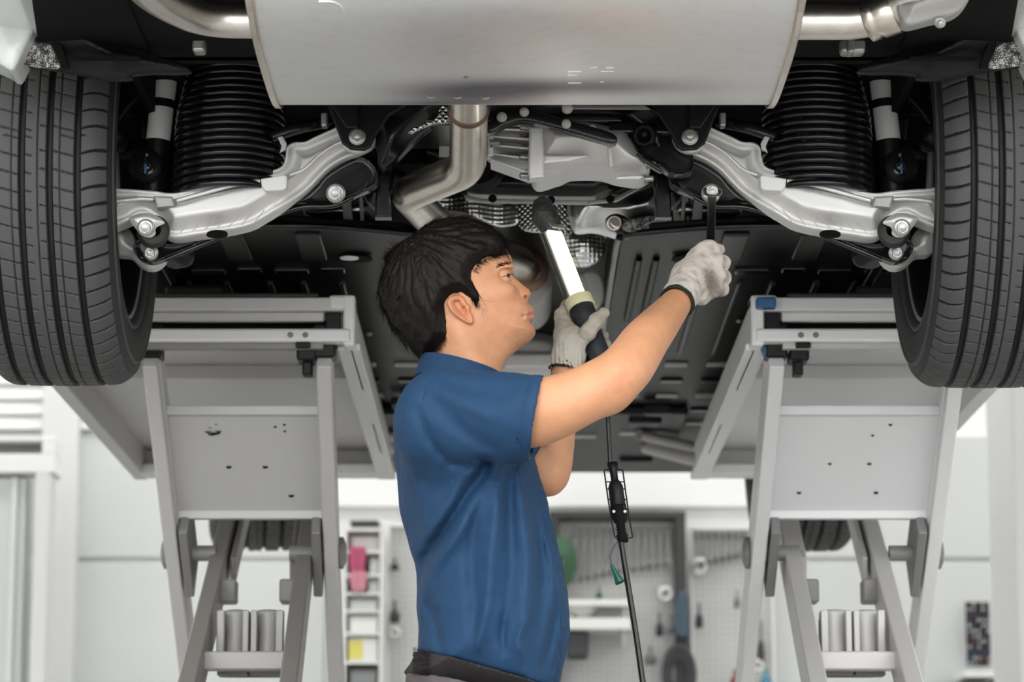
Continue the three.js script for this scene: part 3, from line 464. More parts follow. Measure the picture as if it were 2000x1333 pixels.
{
  parts('tunnel_lining', [span(-0.175, 0.215, 1.99, 2.0, -8.3, -5.42), span(-0.175, -0.167, 1.87, 2.0, -8.3, -5.6), span(0.207, 0.215, 1.87, 2.0, -8.3, -5.6)], M.tunnel, car);
  const [e] = parts('engine_tray', [span(-0.42, 0.46, 1.845, 1.868, -8.42, -7.5, 0.008), span(-0.6, 0.64, 1.85, 1.875, -8.6, -8.32, 0.01)], M.black, car);
  parts('tray_slot', [0, 1, 2, 3, 4].map((i) => rbox(0.1, 0.01, 0.035, 0.004, V(-0.3 + i * 0.16, 1.843, -7.8 - 0.05 * (i % 2)))), M.castDull, e);
  part('sump', [sculpt([[985, 668], [1040, 655], [1090, 668], [1098, 700], [1090, 732], [1030, 738], [975, 730]], 7.0, (s) => 0.05 + 0.02 * sstep(0, 0.03, s), 0.006)], M.cast, car);
  part('gearbox_case', [rbox(0.26, 0.06, 0.3, 0.02, V(0.03, 1.875, -7.25)), rbox(0.16, 0.05, 0.16, 0.015, V(0.05, 1.87, -6.95)), ...[0, 1, 2, 3, 4].map((i) => rbox(0.24, 0.014, 0.02, 0.004, V(0.03, 1.842, -7.14 - i * 0.055)))], M.cast, car);
  for (let i = 0; i < 16; i++) { const x = rnd(-0.28, 0.38), z = rnd(-8.3, -7.0); part('under_bracket', rbox(rnd(0.04, 0.11), rnd(0.02, 0.035), rnd(0.03, 0.1), 0.006, V(x, 1.845, z)), i % 3 ? M.black : M.castDull, car); }
  both('front_arm', beam(V(-0.32, 1.84, -8.0), V(-0.56, 1.78, -8.02), 0.06, 0.035, 0.012), M.castDull); both('front_arm', rod(V(-0.3, 1.83, -7.75), V(-0.56, 1.81, -7.98), 0.014), M.castDull);
}
// ---------------------------------------------------------------- the car: exhaust
{
  const yB = 1.866, zF = -4.70, zR = -4.10, x0 = -0.383, x1 = 0.423;
  const sec = (o) => { const p = [], zc = 4.385, yc = yB + 0.105, A = 0.325 + o, Bh = 0.105 + o; for (let i = 0; i < 56; i++) { const t = i / 56 * 2 * Math.PI, c = Math.cos(t), s = Math.sin(t), e = 2 / 3.1; p.push([zc + A * Math.sign(c) * Math.abs(c) ** e, yc + Bh * Math.sign(s) * Math.abs(s) ** e]); } return p; };
  const sweep = (o, xa, xb, bev) => extrude(sec(o), xb - xa, bev, [], 4).rotateY(Math.PI / 2).translate(xa, 0, 0);
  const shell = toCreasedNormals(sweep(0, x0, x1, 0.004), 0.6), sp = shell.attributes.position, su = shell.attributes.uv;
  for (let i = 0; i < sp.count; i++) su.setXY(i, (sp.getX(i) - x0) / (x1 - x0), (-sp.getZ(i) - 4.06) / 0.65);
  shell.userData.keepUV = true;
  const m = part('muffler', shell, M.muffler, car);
  part('end_cap', sweep(-0.02, x0 - 0.012, x0 + 0.002, 0.006), M.castDull, m); part('end_cap', sweep(-0.02, x1 - 0.002, x1 + 0.012, 0.006), M.castDull, m);
  part('end_seam', sweep(0.006, x0 - 0.006, x0 + 0.005, 0.002), M.steel, m); part('end_seam', sweep(0.006, x1 - 0.005, x1 + 0.006, 0.002), M.steel, m);
  const under = (d) => yB + 0.105 - 0.105 * (1 - Math.abs((d - 4.385) / 0.325) ** 3.1) ** (1 / 3.1);
  const hit = (px, py) => { for (let d = 4.08; d < 4.705; d += 0.002) { const p = at(px, py, d); if (p.y > under(d)) return p; } return at(px, py, 4.6); };   // where a line of sight meets the belly of the muffler
  for (const [px, py] of [[842, 189], [893, 190], [948, 191], [911, 151]]) { const p = hit(px, py); p.y += 0.0006; part('weld_spot', turned([[0, 0], [0.0075, 0], [0.0055, 0.0016], [0, 0.002]], p, p.clone().add(V(0, -1, 0.1)), 14), M.steelPale, m); }
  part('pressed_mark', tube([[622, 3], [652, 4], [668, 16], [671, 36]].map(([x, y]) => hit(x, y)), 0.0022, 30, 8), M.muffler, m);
  for (const [px, py, w] of [[1122, 140, 0.02], [1118, 147, 0.015], [1160, 132, 0.012], [1186, 140, 0.02], [1190, 133, 0.012], [1122, 162, 0.02], [1176, 160, 0.007]]) { const p = hit(px, py); part('stamped_mark', rbox(w, 0.0012, 0.004, 0, p), M.steelPale, m); }
  const R = 0.0325;
  const ex = part('exhaust_pipe', [pipe([V(at(916, 212, 4.62).x, 1.925, -4.6), at(914, 330, 4.92), at(795, 378, 5.12), at(872, 462, 5.6), at(1010, 505, 6.02), at(1030, 540, 6.15)], R, 0.044, 220, 32)], M.steel, car);
  const q0 = V(at(916, 212, 4.62).x, 1.925, -4.6), q1 = at(914, 330, 4.92);
  part('inlet_weld', turned([[R, 0], [R + 0.002, 0.002], [R + 0.0035, 0.007], [R + 0.002, 0.012], [R, 0.014]], q0.clone().lerp(q1, 0.33), q1, 36), M.weld, ex, 'brown weld bead');
  part('flange_ring', turned([[0.03, 0], [0.048, 0], [0.048, 0.012], [0.03, 0.012]], at(1028, 528, 6.1), at(1030, 560, 6.2), 32), M.weld, ex);
  part('resonator', turned([[0.02, 0], [0.05, 0.02], [0.056, 0.04], [0.056, 0.45], [0.05, 0.47], [0.02, 0.5]], at(1028, 545, 6.18), at(1030, 620, 6.8), 36), M.castDull, car);
  // tail pipes left and right of the muffler
  const tl = part('tail_pipe', [pipe([at(530, 42, 4.42), at(398, 40, 4.42), at(300, -5, 4.3), at(240, -70, 4.15)], 0.0275, 0.09, 90, 28)], M.steelPale, car);
  part('hanger_clip', [rbox(0.022, 0.03, 0.03, 0.006, at(390, 88, 4.62)), rod(at(388, 75, 4.6), at(386, 40, 4.6), 0.006)], M.zinc, tl);
  const tr = part('tail_pipe', [pipe([at(1515, 42, 4.42), at(1680, 42, 4.42), at(1740, 20, 4.4), at(1800, -20, 4.36)], 0.029, 0.05, 90, 28)], M.steelPale, car);
  part('pipe_clamp', [turned([[0.03, 0], [0.037, 0.004], [0.037, 0.016], [0.034, 0.02], [0.038, 0.026], [0.038, 0.05], [0.03, 0.054]], at(1688, 40, 4.42), at(1756, 16, 4.4), 36)], M.steel, tr);
  part('tail_tip', sculpt([[1748, 8], [1790, -18], [1850, -40], [1900, -30], [1888, 8], [1862, 34], [1815, 46], [1770, 56], [1756, 40]], 4.38, (s) => 0.02 + 0.018 * sstep(0, 0.03, s), 0.003), M.castDull, tr);
  part('clamp_nut', bolt(at(1836, 44, 4.36), V(0, -0.5, 1), 0.009, 0.01), M.zinc, tr);
  part('hanger_clip', [rbox(0.042, 0.032, 0.03, 0.008, at(1664, 90, 4.62)), rbox(0.012, 0.034, 0.032, 0.004, at(1660, 88, 4.61))], M.zinc, tr);
  for (const px of [505, 1535]) part('hanger_strap', beam(at(px + (px < 1000 ? -50 : 50), -20, 4.35), at(px, 30, 4.5), 0.012, 0.004, 0.001), M.steelPale, car);
}
// ---------------------------------------------------------------- the car: rear suspension, left side built and mirrored
{
  const F = V(0, 0, 1), Fd = V(0, -0.25, 1);
  const armPx = [[206, 376], [240, 374], [300, 378], [345, 382], [400, 367], [470, 350], [520, 341], [550, 331], [558, 312], [561, 292], [575, 281], [596, 279], [612, 271], [650, 254], [690, 236], [722, 246], [734, 270], [728, 290], [706, 302], [672, 314], [640, 335], [602, 374], [560, 406], [520, 431], [490, 447], [440, 458], [390, 465], [345, 471], [322, 462], [308, 440], [280, 425], [250, 440], [206, 448]];
  const P0 = at(206, 400, 5.02).x, P1 = at(730, 270, 5.02).x;
  const arm = sculpt(armPx, 5.03, (s, x, y) => 0.02 + 0.02 * sstep(0.012, 0.035, s) + 0.006 * (1 - sstep(0.004, 0.011, s)) - 0.012 * sstep(0.62, 0.75, (x - P0) / (P1 - P0)), 0.0028, (x, y, s) => 0.012 * Math.sin((x - P0) / (P1 - P0) * 5) * sstep(0, 0.03, s));
  const [a1, a2] = both('control_arm', arm, M.cast);
  for (const [a, m] of [[a1, (q) => q], [a2, (q) => mirrored(q, MX)]]) {
    const add = (n, g, mat, l) => part(n, m(plain(Array.isArray(g) ? join(g) : g)), mat, a, l);
    add('raised_boss', plate([[509, 349], [556, 341], [561, 345], [560, 366], [554, 371], [519, 373], [511, 364]], 4.965, 0.03, 0.003), M.stickerWhite, 'white painted boss');
    add('raised_boss', plate([[299, 382], [337, 384], [341, 402], [306, 406]], 4.965, 0.03, 0.004), M.castDull);
    add('edge_flange', tube([at(225, 394, 4.985), at(270, 389, 4.985), at(300, 390, 4.985)], 0.004, 20, 8), M.cast);
    add('edge_flange', tube([at(345, 392, 4.985), at(400, 377, 4.985), at(460, 361, 4.985), at(508, 354, 4.985)], 0.004, 30, 8), M.cast);
    add('edge_flange', tube([at(566, 342, 4.985), at(595, 330, 4.985), at(625, 302, 4.985), at(650, 285, 4.985), at(668, 277, 4.985)], 0.003, 30, 8), M.cast);
    add('drain_slot', turned([[0, 0], [0.018, 0], [0.019, 0.003], [0.0, 0.0031]], at(424, 456, 4.988), at(424, 456, 4.988).add(V(0.05, -1, 0.12)), 28), M.blackMatt);
    for (let i = 0; i < 7; i++) add('cast_ridge', beam(at(352 + i * 24, 455 - i * 3, 4.972), at(372 + i * 24, 434 - i * 4, 4.975), 0.0016, 0.0016, 0.0005), M.castDull);
    add('bush_eye', turned([[0.012, 0], [0.0305, 0], [0.0305, 0.03], [0.012, 0.03]], at(699, 270, 5.0), at(699, 270, 5.0).add(F), 40), M.stickerWhite);
    add('cam_plate', [sculpt([[250, 427], [266, 418], [288, 415], [308, 421], [324, 436], [306, 446], [305, 459], [292, 466], [277, 462], [262, 446]], 4.952, (s) => 0.002 + 0.007 * sstep(0, 0.012, s), 0.0016)], M.cast);
    add('cam_bolt', bolt(at(285, 445, 4.944), Fd, 0.0155, 0.013), M.zinc, 'pale zinc bolt');
    add('rubber_bush', turned([[0.012, 0], [0.026, 0.002], [0.028, 0.012], [0.028, 0.03], [0.024, 0.036], [0.012, 0.036]], at(298, 458, 5.0), at(298, 458, 5.0).add(V(0.2, 0, 1)), 36), M.rubberDark);
  }
  const ringPts = [[222, 446], [246, 446], [262, 462], [268, 482], [284, 470], [326, 486], [326, 508], [312, 524], [294, 529], [274, 522], [256, 505], [228, 500], [214, 470]];
  both('wheel_knuckle', sculpt(ringPts, 5.12, (s) => 0.02 + 0.015 * sstep(0, 0.02, s), 0.003), M.cast);
  both('hub_carrier', turned([[0, 0], [0.07, 0], [0.075, 0.02], [0.06, 0.05], [0, 0.05]], V(-0.56, WHEEL_Y, WHEEL_Z), V(-1, WHEEL_Y, WHEEL_Z), 32), M.black);
  both('knuckle_upright', beam(V(-0.62, 1.74, -5.2), V(-0.60, 2.1, -5.24), 0.06, 0.08, 0.02), M.black);
  // black stamped link with its curved lower edge
  const linkPx = [[262, 488], [272, 470], [300, 462], [330, 478], [400, 468], [480, 452], [560, 410], [612, 368], [640, 338], [700, 308], [735, 330], [735, 365], [690, 386], [650, 402], [590, 404], [540, 420], [480, 446], [400, 478], [318, 511], [296, 516], [274, 508]];
  const link = both('lateral_link', sculpt(linkPx, 5.075, (s) => 0.012 + 0.006 * (1 - sstep(0.002, 0.008, s)), 0.003), M.blackGloss);
  for (const [o, m] of [[link[0], (q) => q], [link[1], (q) => mirrored(q, MX)]]) {
    part('rolled_edge', m(plain(tube([at(322, 508, 5.06), at(400, 476, 5.06), at(480, 444, 5.06), at(535, 421, 5.06), at(590, 405, 5.06), at(650, 402, 5.06), at(690, 385, 5.06)], 0.0045, 80, 10))), M.blackGloss, o);
    part('link_bolt', m(plain(bolt(at(295, 494, 5.045), Fd, 0.0135, 0.016))), M.zinc, o, 'pale zinc bolt with hexagon nut');
    part('link_bolt', m(plain(bolt(at(656, 378, 5.055), Fd, 0.0175, 0.022))), M.zinc, o, 'pale zinc bolt with wide washer');
    part('clip_tab', m(plain(plate([[690, 386], [712, 374], [720, 355], [712, 352], [700, 368], [686, 378]], 5.06, 0.02, 0.002))), M.blackGloss, o);
  }
  // subframe ears carrying the arms
  const ear = both('subframe_ear', [plate([[636, 196], [750, 196], [792, 205], [760, 225], [735, 262], [724, 286], [712, 293], [684, 291], [668, 280]], 4.955, 0.012, 0.003), plate([[640, 196], [700, 196], [700, 250], [676, 250]], 4.94, 0.01, 0.003)], M.black);
  for (const [o, m] of [[ear[0], (q) => q], [ear[1], (q) => mirrored(q, MX)]]) part('pivot_bolt', m(plain(bolt(at(698, 268, 4.953), F, 0.0150, 0.009))), M.zinc, o, 'pale zinc bolt in black bracket');
  both('subframe_side_rail', [sculpt([[735, 196], [960, 196], [960, 212], [880, 225], [845, 250], [822, 268], [800, 290], [770, 320], [742, 330], [735, 290]], 5.05, (s) => 0.02 + 0.03 * sstep(0, 0.03, s), 0.004), sculpt([[700, 320], [735, 310], [768, 316], [764, 380], [740, 410], [716, 396], [704, 360]], 5.2, (s) => 0.02 + 0.02 * sstep(0, 0.02, s), 0.004), plate([[735, 340], [762, 340], [764, 424], [732, 424]], 5.12, 0.03, 0.003)], M.blackGloss);
  both('rail_hose', [tube([at(530, 268, 4.99), at(585, 250, 5.0), at(640, 238, 5.05)], 0.0105, 30, 14)], M.blackGloss);
  both('hose_clip', rbox(0.012, 0.026, 0.024, 0.004, at(634, 236, 5.02)), M.zinc);
  both('spring_bracket', plate([[542, 268], [552, 266], [560, 280], [558, 292], [546, 298], [550, 286]], 4.93, 0.006, 0.001), M.castDull);
  // coil spring with rubber gaiter core
  const top = at(456, 100, 5.06), bot = at(446, 385, 5.06), turns = 19.5, axis = bot.clone().sub(top), ex = V(1, 0, 0), ez = axis.clone().normalize().cross(ex).normalize(), coil = [];
  const rad = (t) => mix(0.071, 0.0935, sstep(0, 0.55, t));
  class Coil extends THREE.Curve { getPoint(t) { const a = t * turns * 2 * Math.PI; return top.clone().addScaledVector(axis, t).addScaledVector(ex, rad(t) * Math.cos(a)).addScaledVector(ez, rad(t) * Math.sin(a)); } }
  const core = turned(Array.from({ length: 25 }, (_, i) => [rad(i / 24) - 0.003, i / 24 * axis.length()]), top, bot, 40);
  const sp = both('coil_spring', new THREE.TubeGeometry(new Coil(), 1400, 0.0064, 10, false), M.blackGloss);
  part('spring_core', core, M.blackMatt, sp[0]); part('spring_core', mirrored(core, MX), M.blackMatt, sp[1]);
  // the right-hand spring is spattered with pale dirt
  const spots = []; for (let i = 0; i < 90; i++) { const t = (Math.floor(rnd(2, 19)) + 0.15) / turns + 0, a = rnd(0.5, 2.6), r = rad(t) + 0.0062; const p = top.clone().addScaledVector(axis, t).addScaledVector(ex, r * Math.cos(a)).addScaledVector(ez, -r * Math.sin(a)); spots.push(new THREE.SphereGeometry(1, 6, 4).scale(rnd(0.001, 0.004), 0.001, 0.0012).translate(2 * MX - p.x, p.y, p.z)); }
  tag(part('dirt_specks', spots, M.castDull, sp[1]), null, null, null, 'stuff');
  // shock absorber with two blank labels
  const s0 = at(330, 95, 5.12), s1 = at(296, 395, 5.12), sl = s1.clone().sub(s0), sr = 0.0225, L = sl.length(), K = (py) => (at(315, py, 5.12).y - s0.y) / sl.y * L;
  const shock = both('shock_absorber', [turned([[0.0, 0], [sr * 0.9, 0], [sr, 0.01], [sr, L - 0.03], [sr * 0.8, L], [0, L]], s0, s1, 36), turned([[0, 0], [0.03, 0], [0.032, 0.008], [0.03, 0.03], [0, 0.03]], at(288, 330, 5.11), at(288, 330, 5.11).add(F), 30), ...[0, 1, 2].map((i) => turned([[sr, 0], [sr + 0.004, 0.003], [sr, 0.006]], s0.clone().addScaledVector(sl, 0.06 + i * 0.025), s1, 28))], M.black);
  const wrap = (y0, y1) => { const g = new THREE.CylinderGeometry(sr + 0.0008, sr + 0.0008, K(y1) - K(y0), 24, 1, true, -1.25, 2.5); g.rotateX(Math.PI / 2); const c = s0.clone().addScaledVector(sl, (K(y0) + K(y1)) / 2 / L); return aim(g, c, c.clone().add(sl), V(0, 0, -1)); };
  for (const [o, m] of [[shock[0], (q) => q], [shock[1], (q) => mirrored(q, MX)]]) {
    part('blank_label', m(plain(wrap(156, 197))), M.sticker, o, 'pale grey blank label'); part('blank_label', m(plain(wrap(213, 276))), M.sticker, o, 'pale grey blank label');
    part('lower_nut', m(plain(join([bolt(at(288, 330, 5.075), F, 0.014, 0.014), rbox(0.006, 0.022, 0.006, 0.002, at(284, 318, 5.06))]))), M.blackGloss, o);
    part('blue_clip', m(plain(join([rbox(0.004, 0.018, 0.004, 0.001, at(284, 330, 5.052)), rbox(0.005, 0.006, 0.004, 0.001, at(287, 303, 5.055))]))), M.blue, o, 'small blue clip');
  }
  both('brake_hose', [tube([at(218, 255, 5.14), at(245, 215, 5.14), at(278, 178, 5.14), at(285, 150, 5.16)], 0.0075, 40, 12)], M.plastic);
  both('upper_ball_joint', [turned([[0, 0], [0.022, 0], [0.024, 0.012], [0.02, 0.03], [0, 0.034]], at(214, 268, 5.12), at(245, 272, 5.1), 28), turned([[0.021, 0], [0.0255, 0.002], [0.0255, 0.006], [0.021, 0.008]], at(230, 270, 5.11), at(245, 272, 5.1), 28)], M.plastic); both('link_stud', rod(at(214, 185, 5.12), at(238, 180, 5.1), 0.016), M.plastic); both('sensor_rod', rod(at(225, 300, 5.16), at(228, 372, 5.14), 0.007), M.castDull);
  both('upper_link', beam(at(225, 300, 5.3), at(520, 240, 5.3), 0.03, 0.03, 0.01), M.black); both('upper_link', beam(at(210, 220, 5.35), at(560, 150, 5.35), 0.04, 0.04, 0.012), M.black);
  both('body_rail', [beam(at(375, 84, 4.74), at(520, 82, 4.74), 0.02, 0.012, 0.003)], M.blackGloss);
  both('rail_bolt', bolt(at(481, 92, 4.74), V(0, -0.7, 0.6), 0.012, 0.012), M.zinc);
}
// ---------------------------------------------------------------- the car: centre of the rear axle
{
  const F = V(0, 0, 1);
  // final drive housing: ribbed cover on the left, flange, main casing on the right
  const fd = new THREE.Group(); fd.name = 'final_drive'; car.add(fd);
  part('main_casing', sculpt([[1040, 244], [1100, 247], [1160, 256], [1195, 262], [1222, 266], [1234, 285], [1246, 308], [1262, 318], [1268, 344], [1246, 355], [1205, 350], [1172, 341], [1118, 341], [1090, 352], [1040, 354]], 5.08, (s, x, y) => 0.05 + 0.05 * Math.sqrt(clamp(s / 0.045, 0, 1)), 0.0028), M.cast, fd);
  part('casing_flange', plate([[1034, 247], [1061, 246], [1064, 346], [1034, 349], [1031, 334]], 4.965, 0.035, 0.004), M.cast, fd);
  part('casing_flange', plate([[954, 246], [964, 246], [964, 306], [952, 304]], 4.995, 0.03, 0.003), M.cast, fd);
  part('ribbed_cover', sculpt([[948, 248], [1040, 252], [1040, 342], [1020, 332], [950, 306]], 5.09, (s) => 0.03 + 0.04 * Math.sqrt(clamp(s / 0.03, 0, 1)), 0.003), M.castDull, fd);
  for (const [y0, y1] of [[252, 254], [266, 272], [283, 290], [300, 310], [311, 338]]) part('cooling_rib', plate([[958, y0 - 1.5], [1036, y1 - 3], [1036, y1 + 3], [958, y0 + 1.5]], 4.995, 0.07, 0.002), M.cast, fd);
  parts('long_web', [plate([[1060, 300], [1125, 299], [1150, 304], [1110, 316], [1060, 320]], 4.965, 0.05, 0.006), plate([[1186, 286], [1196, 286], [1198, 324], [1190, 324]], 4.97, 0.03, 0.003)], M.cast, fd);
  part('casing_foot', plate([[1200, 350], [1212, 342], [1262, 340], [1264, 346], [1248, 350], [1205, 350]], 4.99, 0.03, 0.003), M.cast, fd);
  for (const [x, y, dx] of [[1034, 308, -1], [1034, 344, -1], [958, 280, 1], [1258, 350, 1], [1262, 322, 1], [1034, 250, -1]]) part('casing_bolt', bolt(at(x, y, 4.99), V(dx, 0, 0.25), 0.0085, 0.014), M.zinc, fd);
  part('casing_bolt', bolt(at(1155, 252, 4.96), V(0, -0.25, 1), 0.009, 0.008), M.zinc, fd);
  part('input_shaft', rod(at(860, 270, 5.2), at(950, 275, 5.2), 0.035), M.castDull, fd);
  part('drive_flange', turned([[0.02, 0], [0.045, 0], [0.05, 0.015], [0.036, 0.03], [0.036, 0.02], [0, 0.02]], at(935, 330, 5.28), at(935, 330, 5.28).add(F), 36), M.black, fd);
  // arched rear cross member with its bolts
  const [cm] = parts('rear_cross_member', [sculpt([[940, 252], [960, 238], [988, 222], [1020, 213], [1052, 219], [1118, 240], [1196, 264], [1196, 284], [1120, 264], [1056, 247], [1020, 241], [990, 248], [958, 264]], 4.9, (s) => 0.016, 0.0025), plate([[880, 190], [1360, 190], [1360, 206], [1290, 214], [1180, 208], [880, 208]], 4.96, 0.05, 0.004), plate([[1190, 240], [1290, 236], [1330, 252], [1330, 262], [1190, 258]], 5.0, 0.05, 0.004), span(-0.3, 0.34, 1.955, 2.05, -5.2, -5.02, 0.01)], M.blackGloss, car);
  parts('polished_strip', [plate([[1118, 206], [1270, 206], [1278, 214], [1118, 213]], 4.955, 0.004, 0.001), plate([[1112, 238], [1190, 262], [1190, 266], [1112, 244]], 4.895, 0.01, 0.001)], M.zinc, cm);
  for (const [x, y, r] of [[980, 229, 0.012], [1024, 219, 0.011], [1106, 242, 0.011], [1108, 212, 0.013]]) part('member_bolt', bolt(at(x, y, 4.883), V(0, -0.35, 1), r * 0.75, r * 0.6), M.castDull, cm);
  part('foil_blanket', [sculpt([[988, 246], [1000, 237], [1030, 234], [1060, 238], [1080, 248]], 4.99, () => 0.01, 0.002)], foilDots(), car);
  part('foil_blanket', [sculpt([[797, 258], [812, 248], [838, 238], [850, 232], [860, 210], [872, 205], [880, 212], [878, 240], [850, 243], [822, 253], [803, 262]], 4.93, () => 0.006, 0.002)], foilDots(), car);
  // gusset at the right of the final drive
  parts('subframe_gusset', [sculpt([[1222, 262], [1250, 256], [1320, 262], [1350, 300], [1350, 340], [1310, 344], [1290, 330], [1262, 316], [1246, 304], [1236, 285]], 5.02, (s) => 0.012 + 0.008 * (1 - sstep(0, 0.006, s)), 0.003), sculpt([[1240, 300], [1262, 312], [1290, 330], [1296, 338], [1285, 336], [1252, 314]], 4.99, () => 0.012, 0.002)], M.blackGloss, car);
  part('bush_sleeve', [turned([[0, 0], [0.018, 0], [0.02, 0.006], [0.02, 0.03], [0.012, 0.03], [0.012, 0.01], [0, 0.01]], at(1262, 262, 5.0), at(1250, 268, 4.93), 28)], M.black, car);
  // front cross member with pale lower flange
  const fm = part('front_cross_member', [sculpt([[862, 318], [880, 352], [905, 376], [940, 386], [1140, 390], [1172, 384], [1230, 362], [1290, 330], [1310, 312], [1300, 300], [862, 296]], 5.36, (s) => 0.03 + 0.015 * sstep(0, 0.02, s), 0.004)], M.blackGloss, car);
  parts('flange_strip', [plate([[905, 380], [940, 388], [1150, 392], [1146, 400], [940, 396], [910, 391]], 5.31, 0.006, 0.002), plate([[1150, 392], [1200, 386], [1262, 352], [1268, 358], [1206, 394], [1146, 400]], 5.312, 0.006, 0.002)], M.zinc, fm);
  for (const [x, y] of [[962, 388], [1076, 391], [1192, 389]]) part('slot', turned([[0, 0], [0.008, 0], [0.008, 0.001], [0, 0.0012]], at(x, y, 5.309), at(x, y, 5.309).add(F), 20).scale(1, 1, 1), M.blackMatt, fm);
  part('grease_boot', [tube([at(930, 328, 5.3), at(960, 345, 5.3), at(985, 330, 5.3)], 0.012, 24, 14)], M.blackGloss, car);
  both('cross_member_leg', sculpt([[1196, 372], [1282, 322], [1312, 330], [1300, 352], [1240, 376], [1210, 384]], 5.33, (s) => 0.012 + 0.008 * sstep(0, 0.02, s), 0.004), M.black);
  // heat shields and the bright bits in the tunnel
  part('heat_shield', [sculpt([[850, 378], [880, 362], [940, 385], [1000, 398], [1012, 440], [960, 440], [905, 418], [862, 404]], 5.62, (s) => 0.004, 0.004, (x, y) => 0.012 * Math.sin(x * 60))], foilGrid(), car);
  part('heat_shield', [sculpt([[1002, 398], [1060, 394], [1108, 396], [1118, 450], [1062, 456], [1022, 448], [1008, 424]], 5.7, (s) => 0.006, 0.004, (x, y) => -9 * (x - 0.06) ** 2)], foilDots(), car);
  part('heat_shield', [sculpt([[1062, 452], [1110, 446], [1170, 440], [1225, 448], [1228, 458], [1186, 470], [1180, 500], [1150, 522], [1112, 520], [1096, 480]], 5.85, (s) => 0.006, 0.005, (x, y, s) => 0.02 * sstep(0, 0.04, s))], foilGrid(), car);
  part('fuel_tank', [sculpt([[1112, 386], [1180, 384], [1250, 360], [1300, 356], [1316, 420], [1300, 452], [1240, 470], [1160, 452], [1120, 450]], 5.66, (s) => 0.02 + 0.06 * Math.sqrt(clamp(s / 0.06, 0, 1)), 0.005)], M.foil, car);
  parts('tank_strap', [sculpt([[1182, 430], [1200, 418], [1222, 424], [1236, 440], [1220, 452], [1196, 450]], 5.56, (s) => 0.008, 0.003), turned([[0.012, 0], [0.018, 0], [0.018, 0.01], [0.012, 0.01]], at(1200, 436, 5.55), at(1200, 436, 5.0), 24)], M.steelPale, car);
  const st = part('floor_stay', [plate([[1298, 366], [1322, 362], [1352, 380], [1352, 456], [1308, 462], [1300, 400]], 5.56, 0.02, 0.003)], M.stickerWhite, car);
  for (const x of [1311, 1328, 1337, 1345]) part('stay_groove', plate([[x, 382], [x + 2.6, 382], [x + 4, 452], [x + 1.4, 452]], 5.556, 0.004, 0.0005), M.blackMatt, st);
  both('floor_stay', plate([[668, 376], [684, 376], [690, 436], [670, 436]], 5.5, 0.01, 0.002), M.castDull); both('floor_stay', plate([[700, 372], [708, 372], [712, 436], [704, 436]], 5.5, 0.01, 0.002), M.castDull);
  both('tank_face', [sculpt([[590, 410], [640, 398], [720, 384], [735, 430], [690, 442], [620, 430]], 5.58, (s) => 0.01 + 0.02 * sstep(0, 0.03, s), 0.005)], M.foil);
  part('heat_shield', [sculpt([[1110, 560], [1150, 530], [1176, 545], [1180, 590], [1150, 612], [1118, 600]], 6.3, (s) => 0.02, 0.005)], M.stickerWhite, car);
  part('dust_boot', [sculpt([[1214, 440], [1260, 424], [1304, 430], [1306, 446], [1240, 458]], 5.5, (s) => 0.014, 0.003)], M.mud, car);
}
function foilGrid() { return M.foilGrid ??= std(lin(0.88, 0.88, 0.87), 0.3, 1, { bumpMap: scaled(fieldTexture(64, (u, v) => 0.5 + 0.25 * Math.cos(u * 2 * Math.PI) + 0.25 * Math.cos(v * 2 * Math.PI)), 0.009), bumpScale: 0.0014 }); }
function foilDots() { return M.foilDots ??= std(lin(0.88, 0.87, 0.85), 0.25, 1, { bumpMap: scaled(fieldTexture(64, (u, v) => { const a = Math.hypot(u - 0.5, v - 0.5), b = Math.hypot(Math.abs(u - 0.5) - 0.5, Math.abs(v - 0.5) - 0.5); return Math.max(1 - a * 3, 1 - b * 3, 0); }), 0.011), bumpScale: 0.004 }); }
